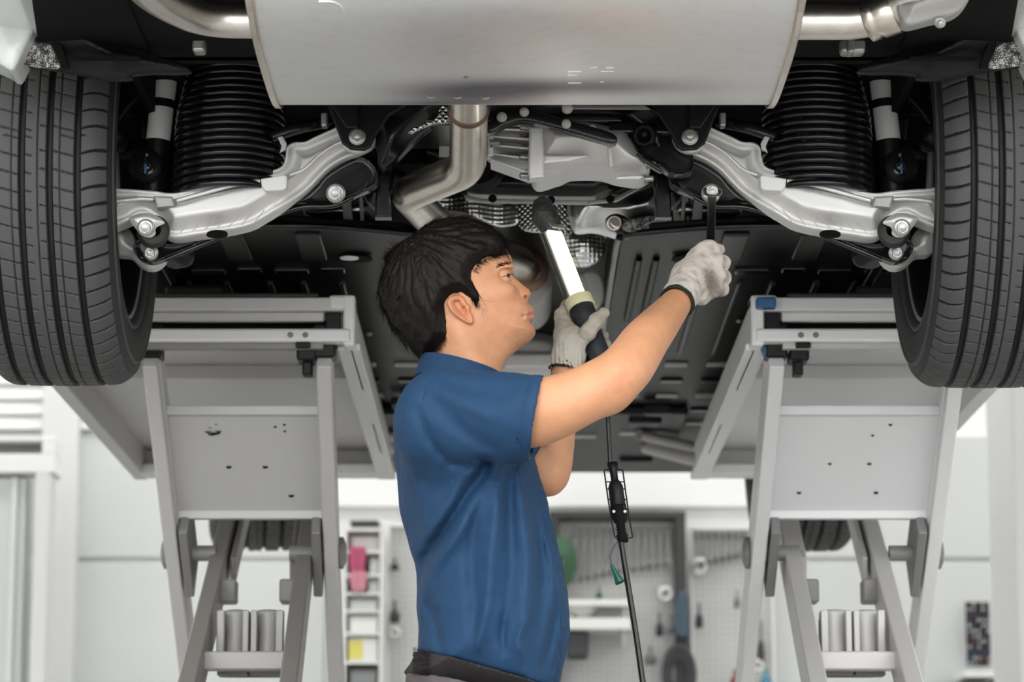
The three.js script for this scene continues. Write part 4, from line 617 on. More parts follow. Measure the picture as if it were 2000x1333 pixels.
// ---------------------------------------------------------------- the tool wall far behind the car
{
  const D = 12.3, B = (px, py, d = D) => at(px, py, d), wireMat = std(lin(0.55, 0.56, 0.55), 0.45), frameBlack = std(lin(0.03, 0.028, 0.027), 0.5), grey = std(lin(0.2, 0.2, 0.2), 0.4, 0.3), dark = std(lin(0.04, 0.042, 0.045), 0.5), whiteP = std(lin(0.82, 0.82, 0.80), 0.5), green = std(lin(0.03, 0.10, 0.045), 0.5);
  const ordinal = ['first', 'second', 'third', 'fourth', 'fifth', 'sixth', 'seventh', 'eighth', 'ninth', 'tenth', 'eleventh', 'twelfth', 'thirteenth', 'fourteenth', 'fifteenth', 'sixteenth'];
  // wire grids: a frame and crossing wires
  const grid = (label, xa, xb, ya, yb, d, black) => {
    const a = B(xa, ya, d), b = B(xb, yb, d), t = thing('wire_grid_panel', label, 'tool panel', V((a.x + b.x) / 2, b.y, -d), 'tool wall panels'), w = [], z = -d, pitch = 0.027;
    for (let x = a.x + pitch / 2; x < b.x; x += pitch) w.push(span(x - 0.0017, x + 0.0017, b.y, a.y, z - 0.002, z + 0.002));
    for (let y = b.y + pitch / 2; y < a.y; y += pitch) w.push(span(a.x, b.x, y - 0.0017, y + 0.0017, z + 0.001, z + 0.005));
    tag(part('wires', w, wireMat, t), null, null, null, 'stuff');
    const f = black ? 0.045 : 0.012, m = black ? frameBlack : whiteP, dz = black ? 0.09 : 0.012;
    part('frame_bar', span(a.x - f, b.x + f, a.y, a.y + (black ? 0.03 : f), z - 0.05, z + dz, 0.003), m, t); part('frame_bar', span(a.x - f, b.x + f, b.y - f, b.y, z - 0.05, z + dz, 0.003), m, t);
    part('frame_bar', span(a.x - f, a.x, b.y, a.y, z - 0.05, z + dz, 0.003), m, t); part('frame_bar', span(b.x, b.x + f, b.y, a.y, z - 0.05, z + dz, 0.003), m, t);
    part('back_board', span(a.x, b.x, b.y, a.y, z - 0.06, z - 0.045), whiteP, t);
    return t;
  };
  grid('white wire grid tool panel beside the white shelf unit', 762, 1068, 1030, 1560, 12.38);
  grid('wire grid tool panel in a thick black frame', 1092, 1322, 1018, 1560, 12.34, true);
  grid('white wire grid tool panel to the right of the black frame', 1352, 1512, 1036, 1560, 12.38);
  // hanging spanners
  const spannerGeo = (len) => { const r = 0.02; return join([extrude([[-0.009, 0], [0.009, 0], [0.007, -len], [-0.007, -len]], 0.008, 0.002), turned([[0.010, 0], [r, 0], [r, 0.009], [0.010, 0.009]], V(0, 0.008, 0), V(0, 0.008, 1), 20), extrude(Array.from({ length: 14 }, (_, i) => { const t = mix(-Math.PI / 2 + 0.6, 1.5 * Math.PI - 0.6, i / 13) ; return [0.024 * Math.sin(t + Math.PI / 2) , -len - 0.012 - 0.024 * Math.cos(t + Math.PI / 2)]; }).concat([[0.0, -len - 0.008]]), 0.009, 0.002)]); };
  const proto = new THREE.Mesh(spannerGeo(1), grey);
  const hang = (n, x0, x1, y0, y1a, y1b, d, where) => {
    for (let i = 0; i < n; i++) {
      const px = mix(x0, x1, i / (n - 1)), top = B(px, y0, d), len = top.y - B(px, mix(y1a, y1b, i / (n - 1)), d).y - 0.05;
      const o = new THREE.Mesh(spannerGeo(len), grey); o.name = numbered('hanging_spanner'); o.position.copy(top); o.castShadow = o.receiveShadow = true; scene.add(o);
      tag(o, `grey spanner hanging ${ordinal[i]} from the left in the top row ${where}`, 'spanner', 'spanners on the tool wall');
    }
  };
  hang(13, 1126, 1304, 1044, 1150, 1118, 12.3, 'inside the black frame');
  hang(9, 1364, 1470, 1050, 1122, 1096, 12.34, 'of the white right-hand panel');
  // hand tools hanging lower
  const tool = (px, y0, y1, w, m, name, label, cat, d = 12.3) => { const a = B(px, y0, d), b = B(px, y1, d), h = a.y - b.y, W = w * 0.00215; return single(name, label, cat, [turned([[0, 0], [W * 0.5, 0.004], [W * 0.55, h * 0.3], [W * 0.4, h * 0.5], [W * 0.16, h * 0.55], [W * 0.14, h * 0.97], [0, h]], b, a, 14)], m, 'hand tools on the tool wall'); };
  tool(1366, 1178, 1228, 14, dark, 'screwdriver', 'black-handled screwdriver hanging just right of the black frame', 'screwdriver', 12.362);
  tool(1486, 1212, 1300, 14, dark, 'pry_bar', 'long black tool hanging behind the right lift arm', 'hand tool', 12.362);
  tool(771, 1090, 1116, 16, dark, 'grip_pliers', 'small dark tool hung high on the grid beside the man\'s back', 'hand tool', 12.362);
  tool(771, 1172, 1218, 18, dark, 'screwdriver', 'thick dark-handled screwdriver hung on the grid beside the white shelf', 'screwdriver', 12.362);
  tool(1170, 1146, 1170, 12, green, 'screwdriver', 'short green-grey tool hung above the white shelf in the black frame', 'screwdriver');
  tool(1288, 1196, 1244, 14, dark, 'screwdriver', 'slim dark screwdriver low in the black frame, right of the power cord', 'screwdriver');
  tool(1270, 1262, 1300, 20, grey, 'socket_wrench', 'grey ratchet hung low in the black frame beside the power cord', 'hand tool');
  tool(1440, 1150, 1188, 10, grey, 'socket_wrench', 'small grey ratchet on the right-hand panel below the spanners', 'hand tool', 12.362);
  tool(1310, 1200, 1240, 16, grey, 'allen_key_holder', 'grey key holder hung beside the dark blue pouch', 'hand tool');
  for (const [px, py, r, lab] of [[1365, 1106, 17, 'white tape roll hung at the left of the right-hand panel'], [1479, 1300, 12, 'white tape roll hung low behind the right lift arm'], [771, 1235, 12, 'white tape roll hung low beside the white shelf'], [1300, 1160, 16, 'white tape roll hung near the right bar of the black frame']]) { const c = B(px, py, px > 1290 && px < 1310 ? 12.325 : 12.365), R = r * 0.00215; single('tape_roll', lab, 'tape roll', turned([[R * 0.45, 0], [R, 0], [R, 0.03], [R * 0.45, 0.03], [R * 0.45, 0]], c, c.clone().add(V(0, -0.2, 1)), 28), whiteP, 'tape rolls'); }
  single('cable_coil', 'big black coil of cable hung at the foot of the black frame', 'cable', [0, 1, 2, 3].map((i) => { const c = B(1326, 1318, 12.22), R = 0.05 + i * 0.012; return new THREE.TorusGeometry(R, 0.012, 8, 32).scale(0.75, 1.35, 1).translate(c.x, c.y, c.z + i * 0.006); }), dark);
  single('tool_pouch', 'dark blue pouch hanging on the right bar of the black frame', 'pouch', sculpt([[1322, 1168], [1342, 1160], [1346, 1240], [1338, 1248], [1316, 1236]], 12.2, () => 0.03, 0.008), std(lin(0.05, 0.085, 0.11), 0.7));
  single('hose_reel', 'dark reel with a green hose hung at the left of the black frame', 'hose reel', [0, 1, 2, 3, 4].map((i) => { const c = B(1098, 1098, 12.2); return new THREE.TorusGeometry(0.075 - i * 0.013, 0.012, 8, 30).scale(0.72, 1.25, 1).translate(c.x, c.y, c.z + 0.006 * i); }), green);
  // white shelves inside the black frame
  for (const [y0, y1, lab] of [[1172, 1184, 'upper white shelf in the black frame, empty along its edge'], [1208, 1230, 'lower thick white shelf in the black frame']]) { const a = B(1104, y0, 12.1), b = B(1232, y1, 12.1); single('wall_shelf', lab, 'shelf', [span(a.x, b.x, b.y, a.y, -12.33, -12.1, 0.004), span(a.x + 0.02, a.x + 0.03, b.y - 0.05, b.y, -12.33, -12.2), span(b.x - 0.03, b.x - 0.02, b.y - 0.05, b.y, -12.33, -12.2)], whiteP); }
  { const c = B(1140, 1208, 12.2); single('bowl', 'white bowl standing on the thick white shelf', 'bowl', turned([[0, 0], [0.025, 0], [0.05, 0.03], [0.054, 0.05], [0.05, 0.05], [0.024, 0.006], [0, 0.006]], c, c.clone().add(V(0, 1, 0)), 28), whiteP); }
  { const a = B(1108, 1234, 12.15), b = B(1150, 1284, 12.15); single('tool_case', 'dark tool case hung below the thick white shelf', 'case', [span(a.x, b.x, b.y, a.y, -12.3, -12.15, 0.01), span(mix(a.x, b.x, 0.35), mix(a.x, b.x, 0.65), a.y, a.y + 0.012, -12.25, -12.2, 0.004)], dark); }
  for (const [px, m, lab] of [[1437, std(lin(0.22, 0.05, 0.045), 0.4), 'dark red bottle standing below the right-hand panel'], [1497, std(lin(0.05, 0.2, 0.3), 0.4), 'blue bottle standing behind the right lift arm']]) { const b = B(px, 1368, 12.15); single('bottle', lab, 'bottle', turned([[0, 0], [0.024, 0.002], [0.025, 0.07], [0.02, 0.09], [0.009, 0.1], [0.009, 0.125], [0, 0.127]], b, b.clone().add(V(0, 1, 0)), 24), m); }
  { const a = B(1400, 1370, 12.1), b = B(1520, 1380, 12.1); single('wall_shelf', 'white shelf carrying the red and the blue bottle', 'shelf', span(a.x, b.x, b.y, a.y - 0.0005, -12.33, -12.05, 0.004), whiteP); }
  // white shelf unit left of the man
  {
    const d = 12.0, L = B(672, 1030, d).x, R = B(748, 1030, d).x, H = (py) => B(700, py, d).y, t = thing('shelf_unit', 'white shelf unit against the wall, left of the man\'s back', 'shelf unit', V((L + R) / 2, 0, -12.2));
    part('side_panel', span(L, L + 0.012, 0, H(1030), -12.44, -d, 0.003), whiteP, t); part('side_panel', span(R - 0.012, R, 0, H(1030), -12.44, -d, 0.003), whiteP, t); part('back_panel', span(L, R, 0, H(1030), -12.45, -12.43), M.panel, t);
    for (const py of [1032, 1076, 1122, 1158, 1192, 1236, 1292, 1345, 1420]) part('shelf_board', span(L + 0.012, R - 0.012, H(py) - 0.012, H(py), -12.43, -d + 0.002, 0.002), whiteP, t);
    const boxOn = (name, label, cat, x0, x1, y0, py, m, z = 0.02, handle) => { const a = B(x0, 1000, d).x, b = B(x1, 1000, d).x, base = H(py) + 0.001; const o = thing(name, label, cat, V((a + b) / 2, base, -d - 0.15)); part('body', span(a, b, base, base + (H(y0) - H(py)), -d - 0.3, -d - z, 0.008), m, o); if (handle) part('front_label', span(mix(a, b, handle[0]), mix(a, b, handle[1]), base + 0.008, base + (H(y0) - H(py)) * 0.9, -d - z, -d - z + 0.002), handle[2], o, 'coloured front label'); else part('lid', span(a - 0.003, b + 0.003, base + (H(y0) - H(py)), base + (H(y0) - H(py)) + 0.008, -d - 0.302, -d - z + 0.003, 0.003), m, o); return o; };
    boxOn('tool_tray', 'flat black tray lying on top of the white shelf unit', 'tray', 684, 738, 1020, 1032, dark);
    boxOn('storage_box', 'large white box on the top board of the shelf unit', 'box', 683, 740, 1048, 1074.5, whiteP, 0.07);
    boxOn('storage_box', 'grey box beside the upper pink cloth on the shelf unit', 'box', 722, 741, 1094, 1122, M.panel);
    boxOn('storage_box', 'grey box beside the lower pink cloth on the shelf unit', 'box', 720, 741, 1137, 1158, M.panel);
    boxOn('storage_box', 'pale box on the board under the pink cloths', 'box', 684, 738, 1174, 1192, M.panel);
    boxOn('storage_box', 'wide white box above the box with the yellow label', 'box', 684, 740, 1207, 1236, whiteP);
    boxOn('storage_box', 'white box with a yellow front label on the shelf unit', 'box', 682, 740, 1246, 1292, whiteP, 0.02, [0.02, 0.5, std(lin(0.75, 0.68, 0.16), 0.6)]);
    boxOn('storage_box', 'dark grey box on the lowest board in view of the shelf unit', 'box', 686, 738, 1312, 1345, std(lin(0.25, 0.26, 0.26), 0.6));
    const pink = std(lin(0.46, 0.09, 0.17), 0.9), pinkPale = std(lin(0.6, 0.25, 0.31), 0.9);
    const clothOn = (label, x0, x1, y0, y1, m, yb) => single('folded_cloth', label, 'cloth', [sculpt([[x0, y0], [mix(x0, x1, 0.5), y0 - 2], [x1, y0 + 1], [x1 - 2, y1 - 4], [mix(x0, x1, 0.6), y1], [x0 + 3, y1 - 2]], d - 0.016, () => 0.006, 0.005, (x) => 0.004 * Math.sin(x * 220)), span(B(x0, y0, d).x, B(x1, y0, d).x, H(yb) + 0.0005, H(yb) + 0.012, -d - 0.05, -d + 0.02, 0.005)], m, 'pink cloths on the shelf unit');
    clothOn('deep pink cloth folded over the upper board of the shelf unit', 682, 714, 1071, 1116, pink, 1076); clothOn('paler pink cloth folded over the board below the deep pink one', 684, 716, 1118, 1156, pinkPale, 1122);
  }
  // rack of caps and its tray at the right, before the wall
  {
    const d = 12.35, a = B(1886, 1176, d), b = B(1936, 1302, d), t = thing('socket_rack', 'black wall rack filled with rows of red, white and blue sockets', 'socket rack', V((a.x + b.x) / 2, b.y, -d)), cols = [lin(0.6, 0.6, 0.6), lin(0.04, 0.06, 0.12), lin(0.02, 0.02, 0.022), lin(0.38, 0.4, 0.45), lin(0.05, 0.09, 0.15), lin(0.5, 0.5, 0.5), lin(0.2, 0.05, 0.045)].map((c) => std(c, 0.35)), geo = turned([[0, 0], [0.0058, 0], [0.0064, 0.02], [0.0045, 0.024], [0, 0.02]], O, V(0, 0, 1), 14);
    part('back_board', span(a.x, b.x, b.y, a.y, -d - 0.02, -d, 0.004), std(lin(0.012, 0.013, 0.018), 0.5), t);
    for (let r = 0; r < 12; r++) for (let c = 0; c < 5; c++) { const o = new THREE.Mesh(geo, cols[(r * 4 + c * 3 + (r * c >> 2)) % 7]); o.name = r + c ? 'socket_' + String(r * 5 + c).padStart(3, '0') : 'socket'; o.position.set(mix(a.x, b.x, (c + 0.5) / 5) - t.position.x, mix(b.y, a.y, (r + 0.5) / 12) - t.position.y, 0); o.castShadow = o.receiveShadow = true; t.add(o); }
    const p = B(1884, 1312, 12.2), q = B(1950, 1324, 12.2); single('wall_shelf', 'white tray below the rack of coloured sockets', 'shelf', span(p.x, q.x, q.y, p.y, -12.46, -12.2, 0.003), whiteP);
    const e = B(1886, 1328, 12.2), f = B(1950, 1400, 12.2); single('parts_bin', 'black parts bin under the white tray', 'bin', [span(e.x, f.x, f.y, e.y, -12.46, -12.44), span(e.x, f.x, f.y, f.y + 0.01, -12.46, -12.2), span(e.x, f.x, f.y, e.y - 0.03, -12.21, -12.2), span(e.x, e.x + 0.008, f.y, e.y, -12.46, -12.2), span(f.x - 0.008, f.x, f.y, e.y, -12.46, -12.2)], dark);
  }
}
// ---------------------------------------------------------------- the mechanic
{
  const D0 = 4.7, o0 = at(900, 900, D0), kx = at(901, 900, D0).x - o0.x, P2 = (px, py) => { const p = at(px, py, D0); return [p.x, p.y]; };
  const m = (px) => px * kx;                                 // pixels at the person's distance to metres
  const person = thing('person', 'man in a blue short-sleeved shirt and knitted gloves, looking up with both arms raised', 'person', V(at(930, 1300, D0).x, 0, -D0));
  const outline = (px, n = 4) => smooth(px, n).map(([x, y]) => P2(x, y));
  const puff = (s, z, R, W) => (Math.hypot(Math.max(0, R + s) / R, z / W) - 1) * Math.min(R, W);   // s < 0 inside the outline
  const skin = std(0xffffff, 0.5, 0, { vertexColors: true }), c3 = (r, g, b) => [r, g, b];
  const SK = [0.58, 0.285, 0.152];

  // ----- head and neck
  const headF = polyField(outline([[895, 444], [850, 450], [806, 473], [774, 513], [761, 560], [768, 605], [788, 643], [812, 668], [838, 695], [846, 725], [850, 765], [864, 800], [975, 790], [982, 765], [977, 735], [984, 712], [995, 697], [1013, 682], [1032, 669], [1043, 658], [1046, 648], [1042, 637], [1034, 630], [1036, 624], [1040.5, 618.5], [1040, 613.5], [1037, 611.5], [1040, 607], [1037.5, 600], [1031, 593], [1027, 587], [1019, 575], [1009, 560], [999.5, 546], [995.5, 536], [998, 524], [1001, 514], [997, 500], [987, 485], [968, 466], [935, 450]], 5), 0.06, 0.0015);
  const noseF = polyField(outline([[993, 534], [1001, 540], [1011, 548], [1023, 558], [1033, 565.5], [1037, 573], [1035.5, 580], [1030, 585], [1024, 588], [1012, 588], [1003, 577], [995, 556]], 5), 0.06, 0.0015);
  const earF = polyField(outline([[884, 578], [897, 576.5], [906, 582], [910, 590], [914, 600], [920, 612], [924, 624], [922, 633], [912, 632], [897, 623], [883, 611], [874, 595], [876, 584]], 5), 0.05, 0.001);
  const eff = (x, y, az) => { const k = D0 / (D0 - az); return [x * k, CAM_Y + (y - CAM_Y) * k]; };   // where a point nearer than the outline plane falls on that plane
  const W3 = (px, py, z) => at(px, py, D0 - z);
  const Q = (px, py, z) => { const p = P2(px, py); return V(p[0], p[1], -D0 + z); };
  const eyeC = Q(982, 541.5, 0.0265), eyeL = V(eyeC.x, eyeC.y, -D0 - 0.0265), nost = Q(1027, 581, 0.0175), chinP = P2(1010, 655), neckP = P2(915, 740), cr = P2(850, 540);
  const skull = (x, y, z) => {                               // bare head without features
    const s = headF(x, y), low = sstep(cr[1], chinP[1] - 0.02, y), fwd = sstep(cr[0] + 0.03, chinP[0], x), neck = 1 - sstep(neckP[1] - 0.02, neckP[1] + 0.05, y);
    const W = mix(mix(0.079, 0.064, fwd * 0.8), mix(mix(0.066, 0.048, fwd), 0.06, neck), low), R = mix(mix(0.088, 0.07, low), 0.058, neck);
    return puff(s, z, R, W);
  };
  const slitA = Q(977, 545, 0.05), slitB = Q(999, 540, 0.03);
  const browA = P2(970, 522), mouthA = Q(1038.5, 612, 0.0), mouthB = Q(1019, 617.5, 0.036);
  const face = (x, y, zw) => {
    const z = zw + D0, az = Math.abs(z), Z = -D0 + az; let d = skull(x, y, z); [x, y] = eff(x, y, az);
    d = smin(d, puff(noseF(x, y), z, 0.016, 0.0175), 0.009);
    d = smin(d, ball(x, y, Z, Q(1021, 579.5, 0.0125), 0.0075), 0.006);               // wing of the nose
    d = smin(d, egg(x - P2(968, 566)[0], y - P2(968, 566)[1], az - 0.043, 0.028, 0.016, 0.016), 0.022);   // cheekbone
    d = smin(d, egg(x - P2(985, 521)[0], y - P2(985, 521)[1], az - 0.028, 0.017, 0.0065, 0.017), 0.012);   // brow ridge
    d = smax(d, -ball(x, y, Z, V(eyeC.x + 0.006, eyeC.y - 0.001, eyeC.z + 0.0075), 0.0125), 0.012);          // socket
    d = smin(d, ball(x, y, Z, eyeC, 0.0134), 0.007);                                    // lids
    const ux = clamp((x - slitA.x) / (slitB.x - slitA.x), -0.5, 1.5), yc = mix(slitA.y, slitB.y, ux) + 0.0008, open = 0.0043 * Math.pow(clamp(ux, 0, 1), 0.7);
    if (ux > -0.05 && x < slitB.x + 0.03) d = smax(d, -Math.max(Math.abs(y - yc) - open, 0.0122 - Math.hypot(x - eyeC.x, y - eyeC.y, Z - eyeC.z), 0.016 - az, az - 0.055), 0.0012);
    d = smax(d, -egg(x - nost.x, y - nost.y, Z - nost.z, 0.0042, 0.0028, 0.006), 0.002);
    d = smax(d, -limb(x, y, Z, mouthA, mouthB, 0.0024, 0.0022), 0.003);
    d = smin(d, limb(x, y, Z, Q(1037, 619, 0.004), Q(1027, 620, 0.024), 0.0052, 0.003), 0.006);
    d = smin(d, limb(x, y, Z, Q(1036, 605.5, 0.004), Q(1027, 611, 0.025), 0.0048, 0.0028), 0.006);
    // jaw edge: hollow under it
    d = smax(d, -limb(x, y, Z, Q(935, 690, 0.088), Q(1000, 690, 0.07), 0.022, 0.02), 0.03);
    // neck tendon
    d = smin(d, limb(x, y, Z, Q(893, 640, 0.056), Q(950, 745, 0.036), 0.011, 0.011), 0.02);
    return d;
  };
  const surf = (px, py, f = skull) => { for (let z = 0.13; z > -0.02; z -= 0.0005) { const p = W3(px, py, z); if (f(p.x, p.y, z) < 0) return z; } return 0; };
  const earZ = 0.0685, [ex0, ey0] = P2(912, 600);
  const ear = (x, y, zw) => {
    const az = Math.abs(zw + D0), s = -earF(x, y), lean = clamp((ex0 - x) * 0.42, -0.002, 0.02), base = earZ + lean;
    const rim = 0.0042 * Math.exp(-(((s - 0.003) / 0.0026) ** 2)), bowl = 0.010 * sstep(0.0062, 0.013, s), anti = 0.0035 * Math.exp(-(((s - 0.0085) / 0.0022) ** 2)) * sstep(ey0 - 0.03, ey0 + 0.005, y);
    const topZ = base + 0.0035 + rim - bowl + anti, botZ = base - 0.004 - 0.01 * sstep(0.004, 0.012, s);
    return smax(smax(-s, az - topZ, 0.002), botZ - az, 0.002) * 0.8;
  };
  const tragus = Q(913, 601, 0.072), canal = Q(907, 604, 0.071), concha = Q(903, 606, 0.084);
  const headField = (x, y, z) => {
    let d = face(x, y, z); const Z = -D0 + Math.abs(z + D0); [x, y] = eff(x, y, Math.abs(z + D0));
    if (x < ex0 + 0.03 && x > ex0 - 0.06 && Math.abs(y - ey0) < 0.06) {
      d = smin(d, ear(x, y, z), 0.004);
      d = smax(d, -egg(x - concha.x, y - concha.y, Z - concha.z, 0.0075, 0.0105, 0.0125), 0.004);
      d = smin(d, ball(x, y, Z, tragus, 0.005), 0.004);
      d = smax(d, -ball(x, y, Z, canal, 0.0042), 0.003);
    }
    return d;
  };
  const A = (px, py, d) => at(px, py, d);
  // ----- arms
  const nearArm = [[A(890, 812, 4.53), 0.058], [A(1048, 806, 4.46), 0.053], [A(1125, 779, 4.44), 0.0455], [A(1203, 738, 4.45), 0.0425], [A(1262, 664, 4.56), 0.037], [A(1320, 594, 4.69), 0.0258], [A(1345, 560, 4.74), 0.0225]];
  const farArm = [[A(960, 800, 4.88), 0.055], [A(1030, 890, 4.86), 0.043], [A(1070, 932, 4.85), 0.0335], [A(1082, 855, 4.86), 0.0355], [A(1100, 742, 4.87), 0.0235], [A(1106, 712, 4.875), 0.0225]];
  const chain = (c, n) => {                                  // one smooth limb through the joints
    const cv = new THREE.CatmullRomCurve3(c.map((q) => q[0]), false, 'centripetal'), rv = new THREE.CatmullRomCurve3(c.map((q, i) => V(q[1], 0, 0)), false, 'catmullrom', 0.5), P = [], r = [];
    for (let i = 0; i <= n; i++) { P.push(cv.getPoint(i / n)); r.push(rv.getPoint(i / n).x); }
    return (x, y, z) => { let d = 1e9; for (let i = 0; i < n; i++) d = Math.min(d, limb(x, y, z, P[i], P[i + 1], r[i], r[i + 1])); return d; };
  };
  const nearF = chain(nearArm, 36), farF = chain(farArm, 30), elbowTip = A(1192, 770, 4.452);
  const nearSkin = (x, y, z) => smin(nearF(x, y, z), ball(x, y, z, elbowTip, 0.027), 0.02);
  // ----- colours of the skin
  const lipP = P2(1033, 612), browM = P2(985, 519), stub = P2(1030, 655), ck = P2(975, 600), noseT = P2(1030, 573);
  const paintHead = (x, y, z) => {
    const az = Math.abs(z + D0); [x, y] = eff(x, y, az); let [r, g, b] = SK; const n = 1 + 0.05 * noise3(x * 60, y * 60, z * 60) + 0.03 * noise3(x * 250, y * 250, z * 250);
    r *= n; g *= n; b *= n;
    const lip = Math.exp(-(((x - lipP[0]) / 0.0115) ** 2) - (((y - lipP[1]) / 0.0082) ** 2) * 1.4); r = mix(r, 0.50, lip * 0.8); g = mix(g, 0.20, lip * 0.8); b = mix(b, 0.165, lip * 0.8);
    const blush = 0.35 * Math.exp(-(((x - noseT[0]) / 0.014) ** 2) - (((y - noseT[1]) / 0.014) ** 2)) + 0.15 * Math.exp(-(((x - ck[0]) / 0.03) ** 2) - (((y - ck[1]) / 0.03) ** 2)); g *= 1 - 0.25 * blush; b *= 1 - 0.3 * blush;
    if (earF(x, y) < 0.002 && az > 0.06) { g *= 0.86; b *= 0.84; }
    const beard = sstep(0.034, 0.012, Math.hypot((x - stub[0]) * 0.8, y - stub[1] + 0.004)) * (0.16 + 0.2 * Math.max(0, noise3(x * 900, y * 900, z * 900))); r *= 1 - beard; g *= 1 - beard; b *= 1 - beard * 0.9;
    const mus = Math.exp(-(((x - P2(1029, 597)[0]) / 0.009) ** 2) - (((y - P2(1029, 598)[1]) / 0.005) ** 2)) * (0.12 + 0.25 * Math.max(0, noise3(x * 900, y * 900, z * 900))); r *= 1 - mus; g *= 1 - mus; b *= 1 - mus;
    const nz = Math.exp(-((Math.hypot(x - nost.x, (y - nost.y) * 1.3) / 0.0042) ** 2)) * 0.85, ml = Math.exp(-((seg(x, y, mouthA, mouthB) / 0.0016) ** 2)) * 0.6; for (const k of [nz, ml]) { r = mix(r, 0.10, k); g = mix(g, 0.035, k); b = mix(b, 0.025, k); }  // nostril and mouth line darkened in the colour, as shade
    return [r, g, b];
  };
  const seg = (x, y, a, b) => { const t = clamp(((x - a.x) * (b.x - a.x) + (y - a.y) * (b.y - a.y)) / ((b.x - a.x) ** 2 + (b.y - a.y) ** 2), 0, 1); return Math.hypot(x - a.x - (b.x - a.x) * t, y - a.y - (b.y - a.y) * t); };
  const paintArm = (x, y, z) => { const el = Math.exp(-((Math.hypot(x - elbowTip.x - 0.01, y - elbowTip.y - 0.01) / 0.035) ** 2)) * (0.5 + 0.5 * noise3(x * 60, y * 60, z * 60)), n = (1 - 0.1 * el) * 1 + 0.05 * noise3(x * 30, y * 30, z * 30) + 0.03 * noise3(x * 200, y * 200, z * 200); return [SK[0] * n * (1 + 0.06 * el), SK[1] * n * (1 - 0.12 * el), SK[2] * n * (1 - 0.1 * el)]; };
  const box = (pts, pad) => { const b = new THREE.Box3().setFromPoints(pts).expandByScalar(pad); return [b.min, b.max]; };
  const headGeo = nets(headField, V(P2(755, 800)[0], P2(800, 775)[1], -D0 - 0.1), V(P2(1052, 800)[0], P2(800, 434)[1], -D0 + 0.105), 0.0021);
  const coreF = (x, y, z) => smin(limb(x, y, z, A(915, 735, D0), A(945, 1290, D0), 0.05, 0.07), limb(x, y, z, A(890, 812, 4.6), A(900, 800, 4.84), 0.05, 0.05), 0.08);
  const armCore = (x, y, z) => smin(smin(nearSkin(x, y, z), farF(x, y, z), 0.01), coreF(x, y, z), 0.03);
  const armGeo = nets(armCore, ...box([...nearArm.map((q) => q[0]), ...farArm.map((q) => q[0]), A(915, 735, D0 - 0.05), A(900, 1300, D0 + 0.1), A(900, 1300, D0 - 0.1)], 0.07), 0.0052);
  const body = mergeGeometries([tint(headGeo, paintHead), tint(armGeo, paintArm)].map((g) => { const h = g.toNonIndexed(); return h; }));
  part('body', body, skin, person);
  // ----- eyes
  const eyeN = W3(982, 541.5, 0.0265);
  for (const c of [eyeN, V(eyeN.x, eyeN.y, -D0 - 0.0265)]) {
    const g = new THREE.SphereGeometry(0.0124, 40, 28).translate(c.x, c.y, c.z), look = V(0.85, 0.12, c === eyeN ? 0.5 : -0.1).normalize();
    tint(g, (x, y, z) => { const a = Math.acos(clamp((x - c.x) * look.x / 0.0124 + (y - c.y) * look.y / 0.0124 + (z - c.z) * look.z / 0.0124, -1, 1)); return a < 0.22 ? c3(0.004, 0.004, 0.004) : a < 0.54 ? c3(0.02, 0.01, 0.006) : c3(0.5, 0.46, 0.44); });
    part('eye', g, M.eye ??= new THREE.MeshPhysicalMaterial({ vertexColors: true, roughness: 0.2, clearcoat: 1, clearcoatRoughness: 0.03 }), person);
  }
  // ----- hair: a dense body with strands lying over it
  const hairPx = [[985, 494], [981, 474], [964, 452], [941, 438], [915, 430], [893, 428], [865, 431], [838, 440], [812, 458], [790, 472], [768, 490], [758, 515], [748, 540], [743, 562], [746, 588], [756, 612], [770, 634], [791, 656], [812, 675], [832, 690], [842, 688], [858, 672], [872, 652], [871, 634], [867, 612], [868, 592], [875, 580], [885, 574], [896, 571], [907, 574], [916, 580], [926, 586], [934, 593], [936, 580], [930, 565], [922, 550], [920, 535], [928, 518], [940, 508], [952, 502], [962, 501], [974, 499]];
  const hairF = polyField(outline(hairPx, 3), 0.06, 0.0015);
  const lineF = (() => { const pts = [[985, 496], [974, 499], [952, 502], [928, 518], [920, 535], [930, 565], [934, 593], [916, 580], [896, 571], [875, 580], [867, 612], [872, 652], [842, 690]].map(([x, y]) => P2(x, y)); return (x, y) => { let d = 1; for (let i = 0; i < pts.length - 1; i++) { const [ax, ay] = pts[i], [bx, by] = pts[i + 1], t = clamp(((x - ax) * (bx - ax) + (y - ay) * (by - ay)) / ((bx - ax) ** 2 + (by - ay) ** 2), 0, 1); d = Math.min(d, Math.hypot(x - ax - (bx - ax) * t, y - ay - (by - ay) * t)); } return d; }; })();
  const crown = P2(800, 470);
  const hairField = (x, y, zw) => {
    const z = zw + D0, [xe, ye] = eff(x, y, Math.abs(z)), s = hairF(xe, ye); if (s > 0.03) return s;
    const ang = Math.atan2(y - crown[1], x - crown[0]), rr = Math.hypot(x - crown[0], y - crown[1]), tuft = noise3(ang * 9, rr * 14, z * 40) * 0.003 + noise3(ang * 26, rr * 25, z * 110) * 0.0016;
    return smax(skull(x, y, z) - (0.0145 * sstep(0, 0.022, lineF(xe, ye)) + 0.003) - tuft * sstep(0, 0.02, lineF(xe, ye)), s - 0.001 - tuft * 0.6, 0.004);
  };
  const hairGeo = nets(hairField, V(P2(736, 0)[0], P2(0, 700)[1], -D0 - 0.105), V(P2(995, 0)[0], P2(0, 420)[1], -D0 + 0.105), 0.0026);
  const hairMat = new THREE.MeshPhysicalMaterial({ color: lin(0.0055, 0.0036, 0.0028), roughness: 0.55, specularIntensity: 0.42 }), strands = [];
